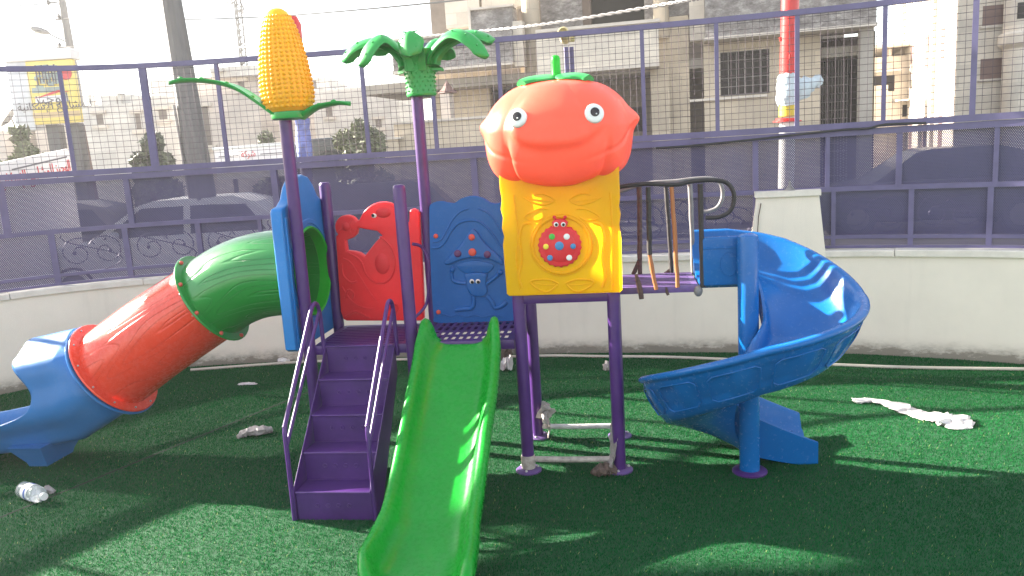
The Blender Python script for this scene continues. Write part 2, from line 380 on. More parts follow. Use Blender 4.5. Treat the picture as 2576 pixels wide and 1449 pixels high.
def wp(s, off=0., z=0.):                  # point of the wall line at arc length s, off outwards
    x, y = np.interp(s, arc, FX), np.interp(s, arc, FY)
    x2, y2 = np.interp(min(s+.03, LEN), arc, FX), np.interp(min(s+.03, LEN), arc, FY); x1, y1 = np.interp(max(s-.03, 0), arc, FX), np.interp(max(s-.03, 0), arc, FY)
    t = Vector((x2-x1, y2-y1, 0)).normalized(); n = Vector((-t.y, t.x, 0))
    return Vector((x, y, z))+n*off
_ss = np.linspace(0, LEN, 900)
def s_of(px, z, off=.1):                  # arc length where the photo column px meets the fence at height z
    return float(min(_ss, key=lambda s: abs(project(wp(s, off, z))[0]-px) if wp(s, off, z).y > 1.5 else 9e9))
b = MB()
inner = [wp(s, .05) for s in np.linspace(0, LEN, 90)]
b.grid([[Vector((p.x, p.y, 0)) for p in inner], [Vector((p.x*.99, -4, 0)) for p in inner]]); struct(b, 'playground_floor', M['turfbase'])

# artificial turf: short upright blades, denser where the camera is close; a seam between two rolls is left open
seam = [ground(5, 1300), ground(465, 1105), ground(650, 1046), ground(760, 993)]
def turf():
    N = 1150000
    x = np.concatenate([rng.uniform(-4.6, 5.0, N), rng.uniform(-6.4, 6.4, 330000)]); y = np.concatenate([1.9+5.0*rng.random(N)**1.35, rng.uniform(.3, 6.6, 330000)])
    wy = np.interp(x, np.sort(FX), FY[np.argsort(FX)]) - .01
    k = (y < wy) & (np.abs(x-.0) < np.where(np.arange(len(x)) < N, .70*y+.55, np.where(y < 1.9, 9, .70*y+.55+np.where(np.abs(x) > .70*y+.55, 9, 0))))
    a, c = seam[0], seam[-1]; dx, dy = c.x-a.x, c.y-a.y; ln = math.hypot(dx, dy)
    dist = np.abs((x-a.x)*dy-(y-a.y)*dx)/ln
    k &= ~((dist < .014) & (y > a.y-.9) & (y < c.y+.6))
    x, y = x[k], y[k]; n = len(x)
    h = rng.uniform(.006, .013, n); wd = rng.uniform(.0010, .0020, n)*(.6+y*.14); an = rng.uniform(0, 2*np.pi, n)
    lean = rng.uniform(.1, 1.0, n)*h; la = rng.normal(.4, 1.3, n)
    co = np.zeros((n, 3, 3)); cx, sx = np.cos(an)*wd, np.sin(an)*wd
    co[:, 0] = np.stack([x-cx, y-sx, np.full(n, -.001)], 1); co[:, 1] = np.stack([x+cx, y+sx, np.full(n, -.001)], 1)
    co[:, 2] = np.stack([x+np.cos(la)*lean, y+np.sin(la)*lean, h], 1)
    me = bpy.data.meshes.new('artificial_grass'); me.vertices.add(3*n); me.vertices.foreach_set('co', co.ravel())
    me.loops.add(3*n); me.loops.foreach_set('vertex_index', np.arange(3*n, dtype=np.int32))
    me.polygons.add(n); me.polygons.foreach_set('loop_start', np.arange(0, 3*n, 3, dtype=np.int32)); me.polygons.foreach_set('loop_total', np.full(n, 3, dtype=np.int32))
    me.update(calc_edges=True); me.materials.append(M['turf'])
    o = bpy.data.objects.new('artificial_grass', me); C.objects.link(o); o['kind'] = 'stuff'
turf()
b = MB(); sdx = (seam[-1]-seam[0]).normalized(); sn = Vector((-sdx.y, sdx.x, 0))*.007
b.grid([[seam[0]-sdx*.9+k*sn+Vector((0, 0, .0015)), seam[-1]+sdx*.5+k*sn+Vector((0, 0, .0015))] for k in (-1, 1)]); struct(b, 'turf_seam', plain('dark_seam_strip', (.008, .012, .008), .9))  # dark strip laid along the open seam

# ================================================================== PERIMETER WALL
root, inv = thing('perimeter_wall', 'low curved cream rendered wall with stone coping around the green turf', 'wall', Matrix.Translation(wp(LEN/2)))
ns = 150; SS = np.linspace(0, LEN, ns)
b = MB()
prof = [(0, -.3), (0, .735), (.22, .735), (.22, -.3)]
b.grid([[wp(s, o, z) for o, z in prof] for s in SS], uvs=lambda i, j: (i*LEN/ns, prof[min(j, 3)][1]))
b.build('wall_body', M['wall'], root, 30, inv)
b = MB(); s = 0
while s < LEN-.05:                        # coping stones with open joints
    e = min(s+.98+random.uniform(-.06, .06), LEN); zt = .784+random.uniform(-.002, .002)
    cs = np.linspace(s+.0025, e-.0025, 7)
    b.grid([[wp(q, o, z) for o, z in ((-.022, .738), (-.022, zt-.006), (-.016, zt), (.238, zt), (.244, zt-.006), (.244, .738))] for q in cs], closed=True, cap=True)
    s = e
b.build('coping', M['coping'], root, 30, inv)
# battered pier standing on the wall
sa, sb_ = s_of(1885, .80, 0), s_of(2085, .80, 0); ta, tb = s_of(1905, 1.22, 0), s_of(2060, 1.22, 0)
b = MB()
z0, z1 = .60, 1.19
b.grid([[wp(sa, -.026, z0), wp(sb_, -.026, z0), wp(sb_, .26, z0), wp(sa, .26, z0)],
        [wp(ta, -.012, z1), wp(tb, -.012, z1), wp(tb, .20, z1), wp(ta, .20, z1)]], closed=True, cap=True, uvs=lambda i, j: (j*.6+.3, z1 if i else z0))
b.build('pier', M['wall'], root, 30, inv)
b = MB(); b.grid([[wp(ta-.012, -.03, z), wp(tb+.012, -.03, z), wp(tb+.012, .22, z), wp(ta-.012, .22, z)] for z in (1.192, 1.232)], closed=True, cap=True)
b.build('pier_cap', M['coping'], root, 30, inv)
b = MB(); b.tube([wp(ta+.03, -.021, 1.15), wp(ta+.012, -.024, 1.05), wp(sa+.062, -.029, .86)], .0035, 5); b.build('crack_cable', M['tape_brown'], root, 40, inv)
b = MB(); c = wp((ta+tb)/2+.02, .07, 0); b.lathe([(.045, 1.233), (.03, 1.245), (.012, 1.262), (.008, 1.29), (.002, 1.31)], 14, Matrix.Translation(c)); b.build('finial', M['grey_pipe'], root, 40, inv)

# ================================================================== FENCE
root, inv = thing('perimeter_fence', 'violet steel fence of perforated sheet below and wire mesh above on the cream wall', 'fence', Matrix.Translation(wp(LEN/2, .1, .784)))
OF = .11
def rail(name, s0, s1, z0, z1, o0, o1, mat='fence'):
    b = MB(); n = max(2, int((s1-s0)/.12))
    b.grid([[wp(s, o0, z0), wp(s, o0, z1), wp(s, o1, z1), wp(s, o1, z0)] for s in np.linspace(s0, s1, n)], closed=True, cap=True)
    return b.build(name, M[mat], root, 30, inv)
rail('top_rail', 0, LEN, 2.482, 2.522, OF-.02, OF+.02)
rail('middle_beam', 0, LEN, 1.655, 1.700, OF-.035, OF+.035)
rail('middle_beam', 0, LEN, 1.605, 1.652, OF-.026, OF+.026)
rail('lower_rail', 0, LEN, 1.205, 1.240, OF-.018, OF+.012)
rail('bottom_rail', 0, LEN, .855, .880, OF-.016, OF+.012)
rail('foot_rail', 0, LEN, .785, .805, OF-.014, OF+.012)
def post(s, z0, z1, wd, dp=.03, off=0):
    b = MB(); p, q = wp(s-wd/2, OF+off-dp/2), wp(s+wd/2, OF+off-dp/2); p2, q2 = wp(s-wd/2, OF+off+dp/2), wp(s+wd/2, OF+off+dp/2)
    b.grid([[v+Vector((0, 0, z)) for v in (p, q, q2, p2)] for z in (z0, z1)], closed=True, cap=True)
    return b.build('post', M['fence'], root, 30, inv)
up_px = [(165, .03), (372, .055), (558, .03), (916, .03), (1091, .03), (1256, .03), (1618, .03), (1806, .03), (2009, .03), (2228, .03), (2452, .035)]
ups = [s_of(px, 2.1) for px, _ in up_px]
for s, (_, wd) in zip(ups, up_px): post(s, 1.70, 2.482, wd)
extra_l = [ups[0]-.85*k for k in range(1, 9) if ups[0]-.85*k > 0]; extra_r = [ups[-1]+.85*k for k in range(1, 9) if ups[-1]+.85*k < LEN]
for s in extra_l+extra_r: post(s, 1.70, 2.482, .03)
edges_up = sorted([0]+extra_l+ups+extra_r+[LEN])
for s0, s1 in zip(edges_up[:-1], edges_up[1:]):      # wire mesh bays: 5 cm welded wire
    b = MB(); r = .0017
    nv = max(1, int((s1-s0)/.05))
    for k in range(1, nv):
        s = s0+(s1-s0)*k/nv; p = wp(s, OF); b.tube([p+Vector((0, 0, 1.70)), p+Vector((random.uniform(-.004, .004), 0, 2.1)), p+Vector((0, 0, 2.482))], r, 4, False)
    for z in np.arange(1.73, 2.47, .046):
        b.tube([wp(s, OF+.0035, z) for s in np.linspace(s0, s1, max(2, int((s1-s0)/.2)))], r, 4, False)
    b.build('wire_mesh', M['wire'], root, 60, inv)
mid_px = [(12, .05), (322, .042), (695, .05), (1192, .05), (1545, .03), (1900, .04), (2085, .03), (2262, .04), (2510, .03)]
low_px = [(132, .045), (320, .042), (503, .042), (660, .03), (1192, .045), (1545, .03), (1900, .04), (2095, .03), (2290, .035), (2490, .035)]
mids = [s_of(px, 1.42) for px, _ in mid_px]; lows = [s_of(px, 1.05) for px, _ in low_px]
for s, (_, wd) in zip(mids, mid_px): post(s, 1.24, 1.605, wd, .04)
for s, (_, wd) in zip(lows, low_px): post(s, .806, 1.205, wd, .03)
def sheet(s0, s1, z0, z1):
    b = MB(); n = max(2, int((s1-s0)/.1)); st = np.linspace(s0, s1, n)
    b.grid([[wp(s, OF+.016, z0), wp(s, OF+.016, z1)] for s in st], uvs=lambda i, j: (float(st[i]), z1 if j else z0))
    return b.build('perforated_sheet', M['perf'], root, 60, inv)
ed = [0]+[s for s in extra_l[::-2]]+mids+extra_r[1::2]+[LEN]; ed = sorted(ed)
for s0, s1 in zip(ed[:-1], ed[1:]): sheet(s0, s1, 1.2, 1.62)
ed = sorted([0]+[s for s in extra_l[::-2]]+lows+extra_r[1::2]+[LEN])
for s0, s1 in zip(ed[:-1], ed[1:]): sheet(s0, s1, .79, 1.2)
def scroll(s0, s1):                        # wrought scrolls behind the lower sheet
    b = MB(); n = max(1, round((s1-s0)/.34)); wd = (s1-s0)/n
    for k in range(n):
        for sg in (-1, 1):
            c = s0+wd*(k+.5+.22*sg); pts = []
            for i in range(26):
                a = i*.36; rr = .025+.0045*i; pts.append(wp(c+sg*rr*math.cos(a), OF+.04, 1.03+.11*math.sin(k*2.1)*.4+rr*math.sin(a)))
            b.tube(pts, .0045, 5)
            b.ball(pts[0], .016, u=8, v=6)
        b.tube([wp(s0+wd*(k+.5+.45*math.sin(t*5)), OF+.045, .85+.34*t) for t in np.linspace(0, 1, 14)], .005, 5)
    b.build('scrollwork', M['iron'], root, 60, inv)
for s0, s1 in zip(lows[:-1], lows[1:]): scroll(s0+.03, s1-.03)
# black cable slung along the fence beam
b = MB(); cp = [(1650, 372), (1740, 366), (1900, 350), (2050, 333), (2130, 325), (2185, 322), (2230, 312), (2330, 309)]
pts = []
for px, py in cp:
    s = s_of(px, 1.6, OF-.05); d = ray(px, py); q = wp(s, OF-.05); t = (q-EYE).dot(Vector((q.x, q.y, 0)))/d.dot(Vector((q.x, q.y, 0))); pts.append(EYE+d*t)
b.tube(cr(pts, 5), .008, 6); solo(b, 'slack_cable', M['cable'], 'slack black cable slung along the violet fence beam above the pier', 'cable', pts[3])
# pale hose on the turf along the wall foot
b = MB(); hp = [(480, 930), (760, 910), (900, 907), (1340, 895), (1500, 896), (1717, 899), (2080, 916), (2300, 924), (2576, 928), (2700, 930)]
hp3 = [ground(px, py, .012) for px, py in hp]
b.tube(cr(hp3, 6), .012, 8); solo(b, 'garden_hose', M['hose'], 'cream plastic hose lying on the turf along the wall foot', 'hose', hp3[4])

# ================================================================== PLAY SET
root, _ = thing('playground_set', 'toddler playground set with three slides, a stair and tomato, corn and palm roofs', 'play structure', PM)
PV = lambda v0: Matrix(((1, 0, 0, 0), (0, 0, -1, v0), (0, 1, 0, 0), (0, 0, 0, 1)))   # plate in the u-z plane, its face to -v
PU = lambda u0: Matrix(((0, 0, 1, u0), (1, 0, 0, 0), (0, 1, 0, 0), (0, 0, 0, 1)))    # plate in the v-z plane
def pole(u, v, z1, cap=True, r=.032, mat='purple', lean=0):
    b = MB(); prof = [(r, 0.012), (r, z1-.02), (r*.93, z1-.008), (r*.7, z1-.001), (.001, z1)] if cap else [(r, .012), (r, z1)]
    b.lathe(prof, 20, Matrix.Translation((u, v, 0))); p = b.build('post', M[mat], root)
    b = MB(); b.lathe([(r*2.1, 0), (r*2.1, .008), (r*1.9, .013), (r*1.06, .016)], 24, Matrix.Translation((u, v, .002))); b.build('base_flange', M['purple_worn'], p)
    for k in range(3):
        a = k*2.09+.4; b = MB(); b.ball((u+r*1.55*math.cos(a), v+r*1.55*math.sin(a), .018), .008, u=8, v=6); b.build('bolt', M['steel'], p)
    return p
D1, D3 = .70, .945
pole(-1.125, 0, 1.90, False); pole(-1.14, .485, 1.535); pole(-.568, 0, 1.515); pole(-.562, .485, 2.0, False)
for u, v in ((0, 0), (.47, 0), (0, .485), (.47, .485)):
    p = pole(u, v, D3+.6)
# old film left at the foot of the front left post
b = MB(); b.lathe([(.036, .02), (.0375, .055), (.036, .085), (.034, .09)], 18, Matrix.Translation((0, 0, 0))); b.build('foot_wrap', M['film'], p)

def deck_strips(name, u0, u1, v0, v1, z, mode):
    fr = MB(); t = .03
    fr.box(u0, u1, v0, v0+t, z-.05, z-.001, bev=.003); fr.box(u0, u1, v1-t, v1, z-.05, z-.001, bev=.003)
    fr.box(u0, u0+t, v0+t, v1-t, z-.05, z-.001); fr.box(u1-t, u1, v0+t, v1-t, z-.05, z-.001)
    o = fr.build(name, M['purple'], root)
    b = MB()
    if mode == 'bars':                     # long steel flats with open slits
        n = 11
        for k in range(n):
            v = v0+t+(v1-v0-2*t)*(k+.5)/n; b.box(u0+t, u1-t, v-.0075, v+.0075, z-.006, z)
        b.box(-.02+(u0+u1)/2, .02+(u0+u1)/2, v0+t, v1-t, z-.03, z-.007)
        b.tube([(u0+.06, v0+.04, z-.02), (u1-.10, v1-.03, z-.02)], .014, 6); b.tube([(u0+.30, v0+.04, z-.02), (u1-.01, v1-.09, z-.02)], .012, 6)
    else:                                  # sheet punched with three rows of slots
        nu, rows = 11, 4
        su = (u1-u0-2*t)/nu; sv = (v1-v0-2*t)/rows
        for k in range(nu+1):
            u = u0+t+su*k; b.box(max(u-su*.22, u0+t), min(u+su*.22, u1-t), v0+t, v1-t, z-.005, z)
        for k in range(rows+1):
            v = v0+t+sv*k; b.box(u0+t, u1-t, max(v-sv*.17, v0+t), min(v+sv*.17, v1-t), z-.0065, z-.0015)
    b.build('floor_grille', M['purple'], o)
    return o
deck_strips('deck', -1.10, -.60, .0, .485, D1, 'bars')
deck_strips('deck', -.535, -.035, .0, .485, D1+.006, 'slots')
deck_strips('deck', .01, .46, .01, .475, D3, 'bars')
b = MB(); b.box(-.02, .49, -.018, .018, D3-.055, D3-.012, bev=.004); b.build('deck_beam', M['purple'], root)

# --- stairs
st = MB(); U0, U1 = -1.028, -.668
nst = 5; rise, run = D1/nst, .137
vv = lambda k: -.56+run*k                 # front edge of tread k
pr = [(vv(0), .0)]
for k in range(nst): pr += [(vv(k), rise*(k+1)), (vv(k)+.006 if k == nst-1 else vv(k+1), rise*(k+1))]
for (v, z), (v2, z2) in zip(pr[:-1], pr[1:]):
    st.grid([[(U0, v, z), (U1, v, z)], [(U0, v2, z2), (U1, v2, z2)]])
for k in range(nst):                       # rolled nosings
    st.tube([(U0, vv(k)-.001, rise*(k+1)-.004), (U1, vv(k)-.001, rise*(k+1)-.004)], .006, 8)
for k in range(nst):                       # pressed anti-slip dimples on the risers
    for j in range(4):
        u = U0+.10+.052*j
        st.grid([[(u+rr*math.cos(a), vv(k)-.001-h, rise*(k+.52)+rr*math.sin(a)) for a in np.linspace(0, 2*math.pi, 11)[:-1]] for rr, h in ((.012, 0), (.0095, .003), (.006, .003), (.004, .0004))], closed=True)
stairs = st.build('stairs', M['purple'], root, 30)
for u, sg in ((U0-.006, -1), (U1+.006, 1)):
    b = MB(); zz = lambda v: (v-vv(0))*rise/run+rise
    out = [(vv(0)-.012, 0), (vv(0)-.012, .15), (0.0, zz(-.02)+.012), (0.0, zz(-.02)-.15), (vv(1), .0)]
    b.panel([out], .005, .001, PU(u)); b.build('stringer', M['purple'], stairs, 30)
    # looped handrail: one bent tube and a parallel middle rail
    x = u+sg*.012; vb = vv(0)-.004
    path = [(x, vb, .0), (x, vb, .25), (x, vb, .43), (x, vb+.012, .465)]
    path += [(x, vb+.03, .485), (x, -.20, .83), (x, -.125, .905), (x, -.085, .935), (x, -.045, .935), (x, -.018, .905), (x, -.006, .84), (x, .0, D1-.06)]
    b = MB(); b.tube(path[:3]+cr(path[2:], 4)[1:], .011, 10); b.build('handrail', M['purple'], stairs, 60)
    b = MB(); b.tube([(x, vb, .36), (x, -.018, .885)], .009, 8); b.build('middle_rail', M['purple'], stairs, 60)

# --- straight green slide
b = MB()
def slide_ring(v, zb, uc, hw, lip, scoop=0):
    """profile across the chute, left outside to right outside and back underneath"""
    t = .012
    a = [(-hw, zb+lip*.35), (-hw, zb+lip*.75), (-hw+.006, zb+lip*.93), (-hw+.022, zb+lip), (-hw+.040, zb+lip*.94), (-hw+.056, zb+lip*.68), (-hw+.070, zb+lip*.28), (-hw+.095, zb+.010), (-hw+.125, zb)]
    top = a+[(-.05, zb-.002), (.05, zb-.002)]+[(-p, z) for p, z in a[::-1]]
    bot = [(hw-.05, zb-.005), (hw-.10, zb-.022), (0, zb-.025), (-hw+.10, zb-.022), (-hw+.05, zb-.005)]
    return [(uc+p, v, z) for p, z in top+bot]
prof = [(.030, .690, .060), (.026, .692, .118), (.012, .692, .136), (-.012, .688, .138), (-.045, .668, .126), (-.09, .635, .108), (-.16, .583, .092), (-.30, .490, .085), (-.50, .372, .083), (-.70, .262, .083), (-.85, .190, .086), (-.97, .145, .094), (-1.08, .112, .10), (-1.18, .095, .105), (-1.26, .088, .095), (-1.32, .085, .06), (-1.345, .080, .02)]
dense = cr(prof, 5)
rings = []
for v, z, lip in dense:
    hw = float(np.interp(v, [-1.36, -1.33, -1.28, -1.19, -1.08, -.95, -.55, -.28, -.1, .03], [.185, .20, .217, .230, .222, .208, .214, .222, .220, .198]))
    rings.append(slide_ring(v, z, float(np.interp(v, [-1.3, -1.19, -.95, -.55, -.1], [-.262, -.283, -.286, -.302, -.310])), hw, lip))
b.grid(rings, closed=True, cap=True)
sl_o = b.build('straight_slide', M['green'], root, 50)

# --- blue arched plate carrying the tunnel slide
bl = [(-.075, .70), (-.075, 1.41), (-.06, 1.43), (.0, 1.44), (.055, 1.47), (.10, 1.53), (.16, 1.575), (.24, 1.59), (.32, 1.575), (.38, 1.53), (.425, 1.47), (.48, 1.44), (.54, 1.43), (.555, 1.41), (.555, .70), (.53, .685), (-.05, .685)]
TC, TZ = .24, 1.065
hole = [(TC+.232*math.cos(a), TZ+.232*math.sin(a)) for a in np.linspace(0, 2*math.pi, 49)[:-1]]
b = MB(); b.panel([bl, hole], .062, .010, PU(-1.197), 3)
b.grid([[(-1.166+h, TC+rr*math.cos(a), TZ+rr*math.sin(a)) for a in np.linspace(0, 2*math.pi, 49)[:-1]] for rr, h in ((.29, -.004), (.282, .006), (.262, .006), (.255, -.004))], closed=True)
b.box(-1.170, -1.160, -.045, -.02, .72, 1.38, bev=.004); b.box(-1.170, -1.160, .50, .525, .72, 1.38, bev=.004)
arch = b.build('arched_plate', M['archblue'], root, 45)
# --- tunnel slide: green elbow, red straight, blue open end
def ringat(c, tang, rr, n=44, ph=0):
    t = Vector(tang).normalized(); up = Vector((0, 0, 1)); a = (up-t*up.dot(t)).normalized(); bb = t.cross(a)
    return [Vector(c)+a*(rr*math.cos(2*math.pi*k/n+ph))+bb*(rr*math.sin(2*math.pi*k/n+ph)) for k in range(n)]
def tubeseg(name, mat, cs, rr, fl0=None, fl1=None, bolts='bolt', nb=9, par=None):
    """hollow tube along centres cs with a bolted flange at either end"""
    P = [Vector(c) for c in cs]; N = len(P); T = [(P[min(i+1, N-1)]-P[max(i-1, 0)]).normalized() for i in range(N)]
    L = [0.]
    for p, q in zip(P[:-1], P[1:]): L.append(L[-1]+(q-p).length)
    b = MB(); n = 44
    b.grid([ringat(P[i], T[i], rr(L[i]/L[-1]), n) for i in range(N)], closed=True, uvs=lambda i, j: (L[i], j/n))
    b.grid([ringat(P[i], T[i], rr(L[i]/L[-1])-.008, n) for i in range(N)], closed=True, uvs=lambda i, j: (L[i], j/n), flip=True)
    for i, fl in ((0, fl0), (N-1, fl1)):
        if not fl: continue
        r0 = rr(L[i]/L[-1]); sg = 1 if i == 0 else -1; d = T[i]*sg
        b.grid([ringat(P[i]+d*h, T[i], q, n) for q, h in ((r0-.004, .016), (r0+fl*.5, .012), (r0+fl-.005, .012), (r0+fl, .007), (r0+fl, .003), (r0+fl-.004, .0), (r0-.008, .0))], closed=True, uvs=lambda i, j: (0, 0))
    o = b.build(name, M[mat], par or root, 45)
    for i, fl in ((0, fl0), (N-1, fl1)):
        if not fl or not bolts: continue
        r0 = rr(L[i]/L[-1]); d = T[i]*(1 if i == 0 else -1)
        for q in ringat(P[i]+d*.016, T[i], r0+fl*.55, nb, .35):
            k = MB(); k.ball(q, .012 if bolts == 'bolt' else .006, u=10, v=6); k.build('bolt', M[bolts], o)
    return o
c_g = cr([(-1.215, TC, 1.065), (-1.36, TC, 1.062), (-1.50, TC, 1.045), (-1.64, TC-.003, 1.0), (-1.765, TC-.006, .932)], 5)
c_r = cr([(-1.765, TC-.006, .932), (-1.96, TC-.012, .823), (-2.18, TC-.02, .695), (-2.41, TC-.03, .548)], 5)
tubeseg('green_tunnel_tube', 'tubegreen', c_g, lambda t: .236, .018, .042, 'bolt', 9, root)
tubeseg('red_tunnel_tube', 'tubered', c_r, lambda t: .236+.012*t, .03, .05, 'steel', 12, root)
# inner rim of the green tube showing inside the plate
b = MB(); b.grid([ringat((u, TC, TZ), (1, 0, 0), q) for u, q in ((-1.215, .229), (-1.155, .231), (-1.150, .240), (-1.160, .246), (-1.166, .240))], closed=True); b.build('tunnel_mouth_ring', M['stemgreen'], root, 50)
# blue open end: a ribbed hood cut away in a scoop over a flat trough
fc = Vector(c_r[-1]); ft = Vector((-.84, -.01, -.54)).normalized(); fa = (Vector((0, 0, 1))-ft*ft.z).normalized(); fb = ft.cross(fa)
XE = ([0, 30, 48, 62, 74, 84, 94, 102, 108, 113, 117, 121, 180], [-2.885, -2.895, -2.885, -2.82, -2.765, -2.745, -2.745, -2.775, -2.86, -3.05, -3.35, -3.62, -3.66])
def sect(x, thd):
    """point of the vertical section at x, thd degrees from the top"""
    zc = float(np.interp(-x, [2.5, 2.62, 2.8, 2.95, 3.1, 3.3, 3.7], [.475, .462, .430, .405, .385, .372, .37])); th = R(thd)
    rib = 1+.045*math.cos(7*th+.3); hz = .315*rib; hw = .262*rib
    return Vector((x, TC-.035-.02*min(1, max(0, (-x-2.5)/.8))+hw*math.sin(th), zc+hz*math.cos(th)))
_xs = np.interp([180+k*3.0 if k <= 0 else 180-k*3.0 for k in range(-60, 61)], *XE); _xs = np.convolve(np.concatenate([_xs[-6:], _xs, _xs[:6]]), np.ones(7)/7, 'same')[6:-6]
rows = []
for k in range(-60, 61):
    thd = 180+k*3.0; t_ = thd if thd <= 180 else 360-thd; th = R(thd)
    p0 = fc+fa*(.25*math.cos(th))-fb*(.25*math.sin(th))*-1
    p0 = fc+fa*(.25*math.cos(th))+Vector((0, 1, 0))*(.25*math.sin(th)); xe = float(_xs[k+60])
    xs_ = min(p0.x-.05, -2.60); sg = [p0]
    xm = np.linspace(xs_, xe, 16) if xe < xs_-.02 else np.linspace(xs_, xs_-.03, 16)
    p1 = sect(float(xm[0]), thd)
    path = [p0, p0.lerp(p1, .5)+ft*.012]+[sect(float(x), thd) for x in xm]
    rows.append(path)
b = MB(); b.grid(rows)
o = b.build('tunnel_exit_chute', M['tubeblue'], root, 60)
md = o.modifiers.new('shell', 'SOLIDIFY'); md.thickness = .014; md.offset = 1
b = MB(); b.grid([ringat(fc+ft*h, ft, q) for q, h in ((.24, .004), (.300, .004), (.304, .010), (.300, .018), (.25, .018))], closed=True); b.build('flange', M['tubeblue'], o, 45)
b = MB()
b.grid([[(-2.90+x*sx, TC-.05+y*sx, z) for x, y in ((-.10, -.22), (.13, -.22), (.13, .22), (-.10, .22))] for z, sx in ((.002, .50), (.03, .55), (.15, .95))], closed=True, cap=True); b.build('support_foot', M['tubeblue'], o, 30)

# --- red seal panel
VP = .470
def tr(pts, v, n=0, fx=836.6, kx=.2724, fy=473.5, ky=.2724):
    q = [onv(fx+x*kx, fy+y*ky, v) for x, y in pts]
    return cr(q, n, True) if n else q
seal = [(110, 1200), (85, 1130), (66, 850), (50, 600), (40, 440)] + [(140+108*math.cos(a), 350+108*math.sin(a)) for a in np.linspace(2.4, 5.75, 12)] + [(256, 288), (275, 250), (300, 208), (335, 172), (380, 143), (430, 126), (490, 122), (540, 130), (590, 158), (630, 200), (655, 260), (672, 300), (700, 320), (716, 300), (718, 215), (728, 194), (755, 185), (785, 196), (806, 230), (815, 450), (833, 700), (846, 1000), (848, 1195), (820, 1216), (140, 1216)]
shole = [(250, 372), (330, 388), (405, 400), (447, 437), (395, 487), (302, 606), (262, 578), (215, 566), (158, 560), (146, 478), (205, 455), (236, 425)]
b = MB(); b.panel([tr(seal, VP), [(sum(q[0] for q in tr(shole, VP))/12+(a-sum(q[0] for q in tr(shole, VP))/12)*1.12, sum(q[1] for q in tr(shole, VP))/12+(c-sum(q[1] for q in tr(shole, VP))/12)*1.12) for a, c in tr(shole, VP)]], .05, .012, PV(VP), 4)
rel = lambda pts, r, n=6, off=.0: b.tube([(u, VP-.025-off, z) for u, z in cr(tr(pts, VP), n)], r, 8, flat=None)
rel([(450, 440), (540, 520), (585, 640), (570, 780), (500, 860), (400, 860), (320, 780), (270, 660), (160, 590)], .006)
rel([(110, 640), (180, 680), (260, 800), (340, 930), (420, 1040)], .005); rel([(100, 690), (110, 790), (180, 860), (240, 850)], .006)
rel([(100, 900), (170, 1010), (240, 1070), (330, 1100), (400, 1100)], .005); rel([(130, 1010), (160, 930), (210, 960), (200, 1010)], .006)
rel([(130, 1180), (220, 1130), (300, 1160), (360, 1190)], .006); rel([(520, 1180), (600, 1130), (610, 1070), (560, 1060), (540, 1110)], .006)
rel([(200, 270), (165, 340), (190, 430)], .003, 4); rel([(60, 400), (130, 360), (240, 385)], .003, 4)
for (x, y, ax, az) in ((470, 690, .045, .062), (140, 350, .026, .026), (480, 220, .045, .03)):
    u, z = onv(836.6+x*.2724, 473.5+y*.2724, VP); b.ball((u, VP-.022, z), 1, (ax, .012, az), 20, 12)
seal_o = b.build('seal_panel', M['red'], root, 50)
u, z = onv(836.6+400*.2724, 473.5+247*.2724, VP)
b = MB(); b.ball((u, VP-.036, z), 1, (.0155, .006, .0125)); b.build('eye', M['white'], seal_o)
b = MB(); b.ball((u-.004, VP-.0415, z+.002), 1, (.0085, .004, .0095)); b.build('pupil', M['black'], seal_o)

# --- blue mushroom panel
tm = lambda pts, n=0: tr(pts, VP, n, 858.67, 1/3, 483, 1/3)
mp = [(688, 165), (700, 98), (750, 85), (800, 95), (862, 98), (920, 60), (990, 45), (1060, 60), (1118, 95), (1170, 105), (1225, 88), (1290, 84), (1325, 110), (1330, 940), (1310, 965), (745, 965), (722, 945), (700, 600)]
b = MB(); b.panel([cr(tm(mp), 3, True)], .055, .012, PV(VP), 4); VF = VP-.0275
def rm(pts, r, n=6, flat=None): b.tube([(u, VF, z) for u, z in cr(tm(pts), n)], r, 8, flat=flat)
capx = [(788, 520), (815, 490), (850, 452), (910, 395), (950, 335), (985, 285), (1005, 272), (1030, 290), (1070, 350), (1120, 405), (1180, 455), (1225, 510), (1222, 545), (1170, 518), (1090, 496), (1000, 490), (910, 505), (840, 535), (800, 540)]
b.panel([cr(tm(capx), 3, True)], .034, .010, PV(VF), 3)
body = [(945, 612), (1000, 600), (1060, 600), (1108, 612), (1100, 680), (1112, 740), (1085, 778), (1030, 780), (985, 765), (958, 720), (952, 670)]
b.panel([cr(tm(body), 3, True)], .030, .010, PV(VF), 3)
fan = [(868, 545), (930, 520), (1000, 508), (1080, 515), (1160, 545), (1110, 605), (1030, 595), (945, 608)]
b.panel([cr(tm(fan), 3, True)], .016, .006, PV(VF), 2)
for x0, x1 in ((905, 955), (945, 980), (985, 1005), (1030, 1035), (1075, 1065), (1120, 1092)): rm([(x0, 528), ((x0+x1)/2, 565), (x1, 602)], .0045, 3)
rm([(950, 680), (890, 676), (848, 655), (838, 600)], .011); rm([(1098, 690), (1150, 650), (1190, 615)], .011)
rm([(1000, 772), (1005, 830), (985, 868), (930, 872), (868, 882)], .014); rm([(1105, 775), (1140, 815), (1165, 862), (1215, 850), (1250, 818)], .014)
for x, y in ((845, 578), (1205, 600)):
    u, z = onv(858.67+x/3, 483+y/3, VP); b.ball((u, VF, z), .017)
rm([(692, 415), (745, 412), (790, 370), (830, 300), (880, 240), (950, 212), (1030, 214), (1100, 260), (1160, 330), (1210, 400), (1300, 420)], .007)
rm([(700, 370), (755, 360), (800, 290), (850, 200), (905, 145), (965, 122)], .005); rm([(1040, 120), (1110, 150), (1160, 210), (1220, 320)], .005)
